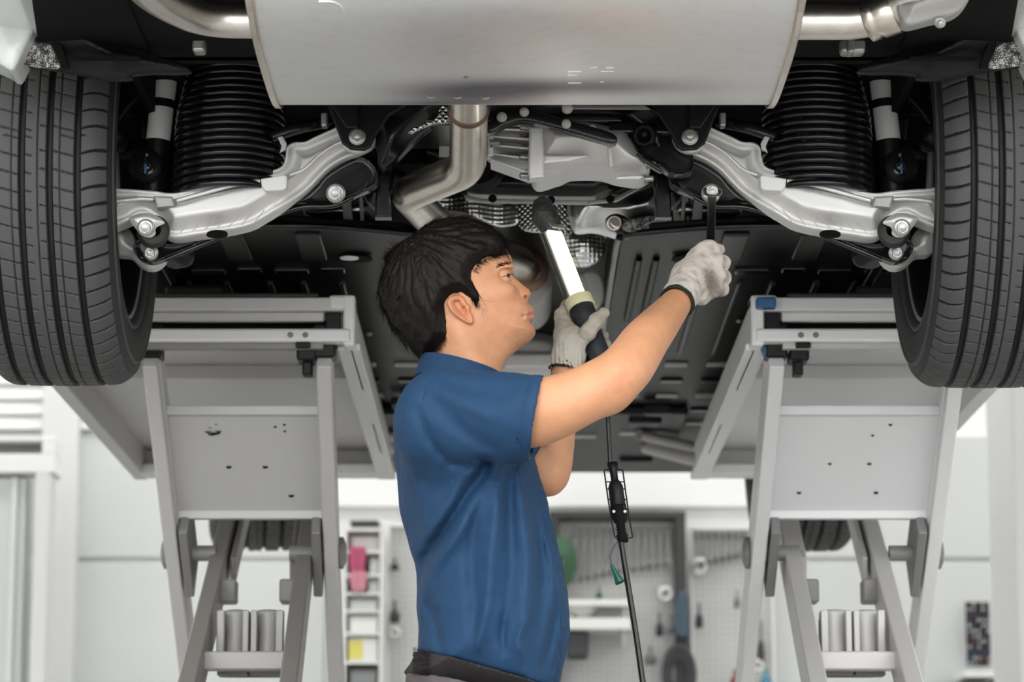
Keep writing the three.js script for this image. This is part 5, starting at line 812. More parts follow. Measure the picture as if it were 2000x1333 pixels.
  {
    const p = hairGeo.attributes.position, n = hairGeo.attributes.normal, strandPos = [], R = seeded(99);
    const strand = (a, dir, nn, len, w, lift, curl) => {
      const side = dir.clone().cross(nn).normalize().multiplyScalar(w), K = 5, rows = [];
      for (let k = 0; k <= K; k++) { const t = k / K, c = a.clone().addScaledVector(dir, len * t).addScaledVector(nn, lift * t - curl * t * t); const ww = 1 - t * 0.85; rows.push([c.clone().addScaledVector(side, ww), c.clone().addScaledVector(side, -ww), c.clone().addScaledVector(nn, w * 1.4 * ww)]); }
      for (let k = 0; k < K; k++) for (let e = 0; e < 3; e++) { const f = (e + 1) % 3; for (const v of [rows[k][e], rows[k][f], rows[k + 1][e], rows[k][f], rows[k + 1][f], rows[k + 1][e]]) strandPos.push(v.x, v.y, v.z); }
    };
    for (let i = 0; i < 9000; i++) {
      const j = (R() * p.count) | 0, a = V().fromBufferAttribute(p, j), nn = V().fromBufferAttribute(n, j); if (nn.z < -0.35) continue;
      const flow = V(a.x - crown[0], a.y - crown[1], 0).normalize().add(V(0.12, -0.55, (a.z + D0) * 2)).add(V(R() - 0.5, R() - 0.5, R() - 0.5).multiplyScalar(0.5));
      flow.addScaledVector(nn, -flow.dot(nn)).normalize(); a.addScaledVector(nn, -0.0012);
      strand(a, flow, nn, mix(0.014, 0.034, R()), mix(0.00022, 0.0005, R()), mix(0.001, 0.005, R()), mix(0.002, 0.006, R()));
    }
    for (let i = 0; i < 420; i++) {                          // loose tips at the back of the head and along the edge
      const j = (R() * p.count) | 0, a = V().fromBufferAttribute(p, j), nn = V().fromBufferAttribute(n, j); if (a.x > P2(800, 0)[0] || Math.abs(nn.z) > 0.8 || a.y < P2(0, 600)[1]) continue;
      const dir = nn.clone().multiplyScalar(0.9).add(V(-0.5 + R() * 0.5, 0.1 + R() * 0.9, R() - 0.5)).normalize(), per = dir.clone().cross(V(0, 0, 1)).normalize();
      strand(a, dir, per, mix(0.008, 0.024, R()), 0.00022, 0.002, mix(-0.006, 0.012, R()));
    }
    for (let i = 0; i < 150; i++) { const t = R(), px = mix(776, 746, t), py = mix(478, 548, t) + (R() - 0.5) * 10, z = (R() - 0.5) * 0.09, p0 = at(px + 8, py + 3, D0 - z), up = V(-0.75 + R() * 0.4, 0.15 + R() * 0.9, (R() - 0.5) * 0.8).normalize(); strand(p0, up, up.clone().cross(V(0, 0, 1)).normalize(), mix(0.012, 0.034, R()), 0.00026, 0.002, mix(-0.008, 0.012, R())); }
    const rowLine = (pts, count, lenA, dirA, spread) => { for (let i = 0; i < count; i++) { const t = R() * (pts.length - 1), k = Math.min(pts.length - 2, t | 0), f = t - k, px = mix(pts[k][0], pts[k + 1][0], f), py = mix(pts[k][1], pts[k + 1][1], f) + (R() - 0.5) * spread; for (const sgn of [1, -1]) { const z = surf(px, py, (x, y, zz) => face(x, y, -D0 + zz)), a = W3(px, py, z); if (sgn < 0) a.z = -D0 - z; strand(a, V(dirA[0] + (R() - 0.5) * 0.5, dirA[1] + (R() - 0.5) * 0.5, 0.15 * sgn).normalize(), V(0, 0, sgn), lenA * (0.6 + R() * 0.8), 0.0003, 0.001, 0); } } };
    rowLine([[969, 525], [979, 519], [991, 515.5], [1000, 514]], 130, 0.006, [-0.8, 0.3], 5);       // eyebrows
    rowLine([[980, 542], [990, 538], [998, 536]], 26, 0.0045, [0.9, 0.2], 1);                       // lashes
    rowLine([[918, 572], [926, 580], [930, 586], [922, 560]], 160, 0.013, [0.25, -0.9], 16);         // fading sideburn
    rowLine([[922, 530], [938, 510], [956, 501], [980, 496]], 110, 0.011, [0.65, -0.5], 6);         // fringe ends
    rowLine([[870, 655], [862, 668], [850, 684], [836, 694]], 120, 0.011, [0.3, -0.9], 10);          // nape
    const g = new THREE.BufferGeometry(); g.setAttribute('position', new THREE.BufferAttribute(new Float32Array(strandPos), 3)); g.computeVertexNormals(); strands.push(g);
  }
  part('hair', [hairGeo, ...strands], hairMat, person);

  // ----- shirt
  const torsoF = polyField(outline([[850, 726], [832, 738], [808, 752], [788, 772], [773, 800], [768, 830], [769, 865], [773, 910], [777, 955], [783, 1005], [796, 1055], [810, 1105], [815, 1155], [815, 1205], [818, 1245], [815, 1290], [812, 1345], [1072, 1400], [1088, 1345], [1103, 1290], [1112, 1240], [1111, 1190], [1104, 1140], [1093, 1085], [1080, 1030], [1065, 970], [1050, 920], [1036, 870], [1015, 810], [1000, 775], [985, 745], [955, 736], [900, 728]], 4), 0.1, 0.003);
  const topY = P2(0, 745)[1], midY = P2(0, 1000)[1], hipY = P2(0, 1300)[1];
  const torso = (x, y, z) => puff(torsoF(x, y), z, 0.115, y > midY ? mix(0.165, 0.17, sstep(midY, topY, y)) : mix(0.15, 0.165, sstep(hipY, midY, y)));
  const slA = A(872, 822, 4.545), slB = A(1058, 815, 4.455), slN = slB.clone().sub(slA).normalize(), cuffN = V(0.985, -0.17, 0.05).normalize(), cuffP = A(1050, 816, 4.46);
  const fsA = A(930, 800, 4.86), fsB = A(1060, 882, 4.855), fsN = fsB.clone().sub(fsA).normalize();
  const toPx = (x, y) => [900 + (x - o0.x) / kx, 900 - (y - o0.y) / kx];
  const foldSet = [                                          // polyline, depth in metres, width in pixels
    [[[950, 908], [905, 975], [868, 1040], [835, 1090], [818, 1150]], -0.011, 13], [[[925, 925], [870, 1000], [820, 1065]], 0.006, 16], [[[975, 915], [920, 1000], [875, 1070], [840, 1120], [822, 1180]], 0.008, 15],
    [[[955, 918], [930, 1000], [922, 1100], [930, 1230]], -0.006, 13], [[[978, 915], [968, 1010], [958, 1120], [950, 1240]], 0.007, 14], [[[992, 912], [995, 1010], [998, 1120], [985, 1250]], -0.006, 12], [[[1015, 915], [1022, 1000], [1032, 1100], [1020, 1260]], 0.006, 14], [[[1035, 940], [1052, 1030], [1062, 1120], [1050, 1250]], -0.005, 12], [[[1050, 1000], [1076, 1090], [1086, 1180]], 0.004, 11],
    [[[835, 770], [890, 830], [950, 870], [1005, 895]], -0.005, 15], [[[850, 760], [930, 800], [1010, 830]], 0.0045, 16], [[[870, 745], [950, 765], [1030, 770]], -0.004, 13], [[[812, 800], [840, 860], [880, 905], [940, 915]], -0.005, 9], [[[930, 895], [960, 905], [990, 905]], -0.006, 8],
    [[[820, 1170], [850, 1200], [860, 1260]], -0.005, 10], [[[935, 1265], [940, 1225], [950, 1190]], 0.006, 9], [[[985, 1275], [980, 1240], [985, 1200]], -0.005, 8], [[[1020, 1290], [1010, 1250], [1025, 1210]], 0.005, 9], [[[1062, 1300], [1075, 1250], [1085, 1200]], -0.006, 9], [[[780, 830], [800, 900], [810, 980]], 0.003, 16], [[[800, 960], [812, 1040], [830, 1075]], -0.004, 14],
  ];
  const folds = (x, y) => { const [px, py] = toPx(x, y); let r = 0; for (const [pts, a, w] of foldSet) { let d = 1e9, tt = 0; for (let i = 0; i < pts.length - 1; i++) { const [ax, ay] = pts[i], [bx, by] = pts[i + 1], t = clamp(((px - ax) * (bx - ax) + (py - ay) * (by - ay)) / ((bx - ax) ** 2 + (by - ay) ** 2), 0, 1), q = Math.hypot(px - ax - (bx - ax) * t, py - ay - (by - ay) * t); if (q < d) { d = q; tt = (i + t) / (pts.length - 1); } } r += 1.45 * a * Math.exp(-((d / w) ** 2)) * Math.sin(Math.PI * clamp(0.12 + 0.8 * tt, 0, 1)) ** 0.6; } return r; };
  const placket = [[1052, 960], [1066, 1010], [1080, 1065], [1090, 1120], [1096, 1180], [1097, 1240], [1090, 1290], [1080, 1345]].map(([x, y]) => P2(x, y));
  const placketD = (x, y) => { for (let i = 0; i < placket.length - 1; i++) { const [ax, ay] = placket[i], [bx, by] = placket[i + 1]; if (y <= ay && y >= by) return x - mix(ax, bx, (ay - y) / (ay - by)); } return -1; };
  const foldGrid = (() => { const c = 0.003, x0 = P2(740, 0)[0], y0 = P2(0, 1380)[1], w = Math.ceil((P2(1140, 0)[0] - x0) / c) + 2, h = Math.ceil((P2(0, 680)[1] - y0) / c) + 2, f = new Float32Array(w * h); for (let j = 0; j < h; j++) for (let i = 0; i < w; i++) f[j * w + i] = folds(x0 + i * c, y0 + j * c); return (x, y) => { const u = clamp((x - x0) / c, 0, w - 1.01), v = clamp((y - y0) / c, 0, h - 1.01), i = u | 0, j = v | 0, a = u - i, b = v - j, o = j * w + i; return (f[o] * (1 - a) + f[o + 1] * a) * (1 - b) + (f[o + w] * (1 - a) + f[o + w + 1] * a) * b; }; })();
  const seamA = [[835, 752], [826, 800], [834, 850], [860, 895], [905, 918], [945, 915]].map(([x, y]) => P2(x, y));
  const seamD = (x, y) => { let d = 1; for (let i = 0; i < seamA.length - 1; i++) { const [ax, ay] = seamA[i], [bx, by] = seamA[i + 1], t = clamp(((x - ax) * (bx - ax) + (y - ay) * (by - ay)) / ((bx - ax) ** 2 + (by - ay) ** 2), 0, 1); d = Math.min(d, Math.hypot(x - ax - (bx - ax) * t, y - ay - (by - ay) * t)); } return d; };
  const hemLine = [W3(800, 1258, 0.12), W3(1085, 1338, 0.12)].map((p) => [p.x, p.y]), hem = (x, y) => ((hemLine[1][0] - hemLine[0][0]) * (y - hemLine[0][1]) - (hemLine[1][1] - hemLine[0][1]) * (x - hemLine[0][0])) / Math.hypot(hemLine[1][0] - hemLine[0][0], hemLine[1][1] - hemLine[0][1]);   // above the belt line > 0
  const shirtField = (x, y, zw) => {
    const z = zw + D0, near = sstep(-0.02, 0.08, z), [xe, ye] = eff(x, y, Math.max(0, z));
    let d = torso(x, y, z), sl = limb(x, y, zw, slA, slB, 0.083, 0.0655);
    d = smin(d, sl, 0.045); const far = limb(x, y, zw, fsA, fsB, 0.075, 0.0605); d = smin(d, far, 0.04);
    const along = (x - cuffP.x) * cuffN.x + (y - cuffP.y) * cuffN.y + (zw - cuffP.z) * cuffN.z;
    d -= foldGrid(xe, ye) * near * (sl < 0.03 ? 1 - 0.85 * sstep(-0.09, -0.02, along) : 1) + 0.0012 * noise3(x * 26, y * 18, zw * 26) + 0.0005 * noise3(x * 90, y * 60, zw * 90);
    // cuffs: cut, hollow, stitched hem
    if (sl < 0.03 && along > -0.05) { if (Math.abs(along + 0.021) < 0.0022) d += 0.0012; d = smax(d, along, 0.003); d = smax(d, -Math.max(limb(x, y, zw, slA, slB, 0.066, 0.0575), -0.04 - along), 0.003); }
    const fa = (x - fsB.x) * fsN.x + (y - fsB.y) * fsN.y + (zw - fsB.z) * fsN.z;
    if (far < 0.03 && fa > -0.04 && z < -0.05) { d = smax(d, fa, 0.003); d = smax(d, -Math.max(limb(x, y, zw, fsA, fsB, 0.064, 0.052), -0.04 - fa), 0.003); }
    if (z > 0.02) { const q = placketD(xe, ye); if (q > -0.02) { if (Math.abs(q) < 0.002) d += 0.0016; else if (q > 0) d -= 0.0012; } if (z > 0.06 && seamD(xe, ye) < 0.0016) d += 0.0013; }
    const h = hem(x, y); d = smax(d, -h - 0.004, 0.006);
    // neck opening
    d = smax(d, -limb(x, y, zw, Q(900, 690, 0), Q(925, 790, 0), 0.063, 0.054), 0.004);
    return d;
  };
  const shirtGeo = nets(shirtField, V(P2(755, 0)[0], P2(0, 1362)[1], -D0 - 0.24), V(P2(1122, 0)[0], P2(0, 700)[1], -D0 + 0.34), 0.0042, 1.7);
  const weave = fieldTexture(128, (u, v) => 0.5 + 0.25 * Math.sin(u * Math.PI * 64) * Math.sin(v * Math.PI * 64) + 0.25 * fbm(u, v, 12, 5, 2));
  const cloth = new THREE.MeshPhysicalMaterial({ color: lin(0.0042, 0.039, 0.104), roughness: 0.8, sheen: 0.03, sheenColor: lin(0.3, 0.5, 0.8), sheenRoughness: 0.5, bumpMap: scaled(weave, 0.04), bumpScale: 0.0003 });
  const shirt = part('shirt', shirtGeo, cloth, person);
  // collar stand and fold
  {
    const ring = (cx, cy, rx, rz, tilt, h, flare, a0, a1) => { const pos = [], idx = [], n = 60, rows = 5; for (let s = 0; s < 2; s++) for (let j = 0; j <= rows; j++) for (let i = 0; i <= n; i++) { const a = mix(a0, a1, i / n), t = j / rows, o = s * 0.0026, r = 1 + flare * (1 - t); const lx = Math.cos(a) * (rx * r + o), lz = Math.sin(a) * (rz * r + o), back = 0.5 - 0.5 * Math.cos(a); const q0 = W3(cx, cy, 0.055), p = [q0.x, q0.y]; pos.push(p[0] + lx + (h * t) * 0.0, p[1] + lx * tilt + h * t * mix(0.75, 1, back) - (1 - t) * 0.004, -D0 + lz); } const row = n + 1, S = (rows + 1) * row; for (let s = 0; s < 2; s++) for (let j = 0; j < rows; j++) for (let i = 0; i < n; i++) { const q = s * S + j * row + i; s ? idx.push(q, q + 1, q + row, q + 1, q + row + 1, q + row) : idx.push(q, q + row, q + 1, q + 1, q + row, q + row + 1); } for (let i = 0; i < n; i++) for (const j of [0, rows]) { const a = j * row + i, b = a + S; idx.push(a, a + 1, b, a + 1, b + 1, b); } const g = new THREE.BufferGeometry(); g.setAttribute('position', new THREE.BufferAttribute(new Float32Array(pos), 3)); g.setIndex(idx); g.computeVertexNormals(); return g; };
    part('collar', [ring(902, 738, 0.060, 0.066, -0.20, 0.034, 0.10, 0.35, 2 * Math.PI - 0.35), ring(902, 737, 0.0645, 0.0705, -0.20, 0.033, 0.16, 0.5, 2 * Math.PI - 0.5)], cloth, shirt);
  }
  // raised seams: placket edge, armhole, sleeve hem
  const onShirt = (px, py) => { let z = 0.3, p = W3(px, py, z); while (z > 0 && shirtField(p.x, p.y, p.z) > 0) { z -= 0.0015; p = W3(px, py, z); } return p; };
  const seamLine = (name, pts, r) => { const c = new THREE.CatmullRomCurve3(pts.map(([x, y]) => V(x, y, 0))), q = []; for (let i = 0; i <= 26; i++) { const p = c.getPoint(i / 26); q.push(onShirt(p.x, p.y)); } part(name, tube(q, r, 110, 8), cloth, shirt); };
  seamLine('placket_seam', [[1061, 1000], [1070, 1040], [1081, 1090], [1088, 1140], [1092, 1190], [1092, 1240], [1086, 1290], [1078, 1326]], 0.0015);
  seamLine('armhole_seam', [[832, 756], [824, 800], [832, 848], [858, 890], [900, 914], [936, 915]], 0.0013);
  seamLine('hem_seam', [[1036, 748], [1026, 790], [1019, 840], [1017, 886]], 0.0011);
  // buttons
  for (const [px, py] of [[1074, 1040], [1091, 1122], [1097, 1222]]) { let z = 0.2, p = W3(px + 1, py, z); while (z > 0 && shirtField(p.x, p.y, p.z) > 0) { z -= 0.001; p = W3(px + 1, py, z); } part('button', turned([[0, 0], [0.0045, 0], [0.0052, 0.0012], [0.0046, 0.0024], [0.003, 0.002], [0, 0.0018]], p, p.clone().add(V(0.7, 0, 0.7)), 18), M.buttonBlue ??= std(lin(0.012, 0.03, 0.07), 0.35), shirt); }
  // belt and trousers
  const bandD = (x, y) => hem(x, y) + 0.0215;
  const beltGeo = nets((x, y, zw) => smax(Math.abs(torso(x, y, zw + D0) - 0.004) - 0.003, Math.abs(bandD(x, y)) - 0.0185, 0.002), V(P2(780, 0)[0], P2(0, 1400)[1], -D0 - 0.2), V(P2(1115, 0)[0], P2(0, 1240)[1], -D0 + 0.2), 0.0028);
  const webbing = fieldTexture(128, (u, v) => 0.5 + 0.5 * Math.sin(u * Math.PI * 32) * (0.7 + 0.3 * Math.sin(v * Math.PI * 32)));
  const belt = part('belt', beltGeo, std(lin(0.016, 0.014, 0.014), 0.7, 0, { bumpMap: scaled(webbing, 0.03), bumpScale: 0.0006 }), person);
  {
    const R = seeded(5), fuzz = []; for (let i = 0; i < 900; i++) { const px = 806 + R() * 34, py = mix(1264, 1314, R()) + (px - 806) * 0.25, z = (() => { for (let q = 0.2; q > -0.1; q -= 0.002) { const p = W3(px, py, q); if (torso(p.x, p.y, q) < 0.008) return q; } return 0; })(); const p = W3(px, py, z); fuzz.push(new THREE.ConeGeometry(0.0005, 0.005, 3).rotateX(Math.PI / 2 + (R() - 0.5)).rotateY((R() - 0.5) * 1.5).translate(p.x, p.y, p.z + 0.001)); }
    tag(part('hook_tape', fuzz, std(lin(0.02, 0.016, 0.017), 0.9), belt, 'fuzzy black hook tape end'), null, null, null, 'stuff');
  }
  const hip = Q(945, 1345, 0), legs = [1, -1].map((s) => [V(hip.x + 0.01, 0.8, -D0 + s * 0.08), V(hip.x + 0.03 - s * 0.03, 0.5, -D0 + s * 0.1), V(hip.x - 0.02 - s * 0.06, 0.09, -D0 + s * 0.11)]);
  const trouserGeo = nets((x, y, zw) => { let d = smax(torso(x, y, zw + D0) - 0.001, 0.9 - y, 0.01); d = smin(d, egg(x - hip.x - 0.005, y - 0.86, zw + D0, 0.125, 0.15, 0.165), 0.05); for (const [a, b, c] of legs) d = smin(d, smin(limb(x, y, zw, a, b, 0.098, 0.075), limb(x, y, zw, b, c, 0.075, 0.062), 0.02), 0.03); d -= 0.002 * noise3(x * 14, y * 9, zw * 14); return smax(smax(d, bandD(x, y) + 0.012, 0.006), 0.06 - y, 0.004); }, V(hip.x - 0.3, 0.03, -D0 - 0.24), V(hip.x + 0.3, 0.99, -D0 + 0.24), 0.009, 1.7);
  part('trousers', trouserGeo, std(lin(0.10, 0.085, 0.09), 0.85, 0, { bumpMap: scaled(weave, 0.05), bumpScale: 0.0004 }), person);
  for (const [, , c] of legs) part('shoe', nets((x, y, z) => smax(smin(egg(x - c.x - 0.05, y - 0.035, z - c.z, 0.145, 0.055, 0.048), limb(x, y, z, V(c.x, 0.05, c.z), V(c.x, 0.12, c.z), 0.05, 0.046), 0.03), 0.002 - y, 0.004), V(c.x - 0.15, -0.01, c.z - 0.1), V(c.x + 0.25, 0.2, c.z + 0.1), 0.007), M.rubberDark, person);

  // ----- gloves
  const knit = fieldTexture(256, (u, v) => { const a = Math.sin(u * Math.PI * 48), b = Math.sin(v * Math.PI * 48 + Math.floor(u * 48) * Math.PI); return 0.45 + 0.3 * Math.abs(a) + 0.2 * b; });
  const gloveMat = std(0xffffff, 0.95, 0, { vertexColors: true, bumpMap: scaled(knit, 0.055), bumpScale: 0.0011 });
  const fingers = (list, k) => (x, y, z) => { let d = 1e9; for (const f of list) { let e = 1e9; for (let i = 0; i < f.length - 1; i++) e = smin(e, limb(x, y, z, f[i][0], f[i + 1][0], f[i][1], f[i + 1][1]), 0.006); d = smin(d, e, k); } return d; };
  const knuck = [[1388, 486, 4.765], [1399, 511, 4.755], [1402, 538, 4.752], [1396, 563, 4.755]];
  const wr1 = A(1322, 590, 4.69), palm1 = A(1352, 545, 4.755);
  const curl = knuck.map(([x, y, d], i) => [[A(x - 26, y + 14, d + 0.0), 0.0155], [A(x, y, d + 0.004), 0.0125], [A(x + 13, y + 3, d + 0.035), 0.0112], [A(x + 2, y + 4, d + 0.064), 0.0105], [A(x - 20, y + 4, d + 0.062), 0.0095]]);
  curl.push([[A(1340, 560, 4.75), 0.016], [A(1352, 520, 4.79), 0.0135], [A(1372, 492, 4.812), 0.0115], [A(1382, 478, 4.822), 0.0095]]);
  const fist = fingers(curl, 0.0045), spA = at(1391, 377, 4.99), spB = at(1384, 583, 4.787);
  const glove1F = (x, y, z) => { let d = fist(x, y, z); let q = 1e9; for (const [kx2, ky, kd] of knuck) q = smin(q, limb(x, y, z, palm1, A(kx2 - 10, ky + 4, kd + 0.006), 0.026, 0.0135), 0.016); d = smin(d, q, 0.01); d = smin(d, limb(x, y, z, wr1, palm1, 0.0305, 0.029), 0.02); d -= 0.0009 * noise3(x * 70, y * 70, z * 70) + 0.0016 * noise3(x * 28, y * 28, z * 28); d = smax(d, -limb(x, y, z, spA, spB, 0.0092, 0.0092), 0.001); const n = palm1.clone().sub(wr1).normalize(), al = (x - wr1.x) * n.x + (y - wr1.y) * n.y + (z - wr1.z) * n.z; d = smax(d, -al - 0.004, 0.002); d = smax(d, -Math.max(limb(x, y, z, wr1, palm1, 0.0265, 0.02), al - 0.03), 0.002); return d; };
  const stain = [A(1383, 545, 4.74), A(1395, 560, 4.74), A(1408, 582, 4.77)], g1n = palm1.clone().sub(wr1).normalize();
  const dirty = (x, y, z) => { const n = noise3(x * 45, y * 45, z * 45), f = noise3(x * 420, y * 420, z * 420); let k = sstep(0.1, 0.7, n) * 0.28 + Math.max(0, f) * 0.12; for (const [i, p] of stain.entries()) k += Math.exp(-((Math.hypot((x - p.x) * 1.3, y - p.y, (z - p.z) * 0.4) / (i === 2 ? 0.013 : 0.017)) ** 2)) * (0.75 + 0.3 * f); return clamp(k, 0, 0.85); };
  const paint1 = (x, y, z) => { const al = (x - wr1.x) * g1n.x + (y - wr1.y) * g1n.y + (z - wr1.z) * g1n.z; if (al < 0.0015) return [0.012, 0.02, 0.016]; const k = dirty(x, y, z); return [mix(0.60, 0.10, k), mix(0.545, 0.075, k), mix(0.49, 0.06, k)]; };
  const near1 = nets(glove1F, ...box([wr1, palm1, ...curl.flat().map((q) => q[0])], 0.035), 0.0019);
  part('glove', tint(near1, paint1), gloveMat, person, 'soiled knitted glove closed round the spanner');
  const wr2 = A(1104, 722, 4.872), palm2 = A(1117, 668, 4.882), g2n = palm2.clone().sub(wr2).normalize();
  const hold = [
    [[A(1132, 674, 4.872), 0.0155], [A(1150, 646, 4.842), 0.013], [A(1166, 626, 4.836), 0.0118], [A(1179, 612, 4.842), 0.0095]],   // thumb
    [[A(1104, 650, 4.892), 0.0145], [A(1098, 618, 4.902), 0.0125], [A(1110, 598, 4.935), 0.011], [A(1138, 598, 4.945), 0.0105], [A(1152, 606, 4.93), 0.009]],
    [[A(1107, 660, 4.902), 0.0145], [A(1108, 636, 4.925), 0.012], [A(1128, 622, 4.95), 0.011], [A(1156, 624, 4.948), 0.0105], [A(1170, 634, 4.93), 0.009]],
    [[A(1114, 675, 4.905), 0.0145], [A(1122, 655, 4.932), 0.012], [A(1142, 644, 4.945), 0.011], [A(1168, 646, 4.935), 0.0105], [A(1179, 654, 4.915), 0.009]],
    [[A(1122, 690, 4.9), 0.014], [A(1136, 676, 4.925), 0.011], [A(1156, 668, 4.935), 0.01], [A(1178, 668, 4.92), 0.0095], [A(1184, 674, 4.905), 0.0085]],
  ];
  const fist2 = fingers(hold, 0.004), axis2 = [A(1126, 588, 4.893), A(1176, 706, 4.862)];
  const glove2F = (x, y, z) => { let d = fist2(x, y, z); d = smin(d, limb(x, y, z, wr2, palm2, 0.028, 0.031), 0.014); d = smin(d, limb(x, y, z, palm2, A(1106, 648, 4.892), 0.027, 0.021), 0.01); d -= 0.0009 * noise3(x * 70, y * 70, z * 70) + 0.0014 * noise3(x * 26, y * 40, z * 26); const al = (x - wr2.x) * g2n.x + (y - wr2.y) * g2n.y + (z - wr2.z) * g2n.z; d += 0.0012 * Math.sin(x * 900) * sstep(0.05, 0.0, al); d = smax(d, -limb(x, y, z, axis2[0], axis2[1], 0.0228, 0.0215), 0.001); d = smax(d, -al - 0.006, 0.002); d = smax(d, -Math.max(limb(x, y, z, wr2, palm2, 0.0255, 0.02), al - 0.03), 0.002); return d; };
  const paint2 = (x, y, z) => { const al = (x - wr2.x) * g2n.x + (y - wr2.y) * g2n.y + (z - wr2.z) * g2n.z; if (al < -0.002) return [0.012, 0.02, 0.016]; const n = noise3(x * 45, y * 45, z * 45), f = noise3(x * 420, y * 420, z * 420), k = clamp(sstep(0.03, 0.075, al) * (0.35 + 0.2 * n) + Math.max(0, f) * 0.1, 0, 0.7); return [mix(0.55, 0.20, k), mix(0.52, 0.15, k), mix(0.45, 0.075, k)]; };
  const far2 = nets(glove2F, ...box([wr2, palm2, ...hold.flat().map((q) => q[0])], 0.035), 0.002);
  part('glove', tint(far2, paint2), gloveMat, person, 'yellowed knitted glove holding the work light');
}
// ---------------------------------------------------------------- what the mechanic holds
{ // open-ended spanner
  const a = at(1391, 377, 4.99), b = at(1384, 580, 4.79), up = b.clone().sub(a).normalize(), x = V(1, 0, 0).addScaledVector(up, -up.x).normalize(), n = x.clone().cross(up).normalize();
  const pose = new THREE.Matrix4().makeBasis(x, up.clone().negate(), n.clone().negate()).setPosition(a), R = 0.0175, J = 0.0098;
  const head = []; for (let i = 0; i <= 20; i++) { const t = mix(2.15, 2 * Math.PI + 0.99, i / 20); head.push([R * Math.cos(t), R * Math.sin(t)]); } head.push([J * 0.99, 0.006], [J, -0.004], [0.005, -0.0095], [-0.005, -0.0095], [-J, -0.004], [-J * 0.99, 0.006]);
  const L = a.distanceTo(b), sh = [[-0.0082, -R * 0.7], [0.0082, -R * 0.7], [0.0072, -R - 0.02], [0.0075, -L], [-0.0075, -L], [-0.0072, -R - 0.02]];
  const g1 = extrude(head, 0.0065, 0.0012).translate(0, 0, -0.003), g2 = extrude(sh, 0.006, 0.0018).translate(0, 0, -0.003), g3 = extrude([[-0.0035, -R - 0.012], [0.0035, -R - 0.012], [0.0038, -L * 0.9], [-0.0038, -L * 0.9]], 0.0006, 0.0002).translate(0, 0, -0.0035);
  const o = thing('spanner', 'polished steel open-ended spanner held by the right glove on a subframe bolt', 'spanner', b);
  part('spanner_head', g1.applyMatrix4(pose), M.chrome, o); part('handle', join([g2, g3]).applyMatrix4(pose), M.toolSteel, o);
}
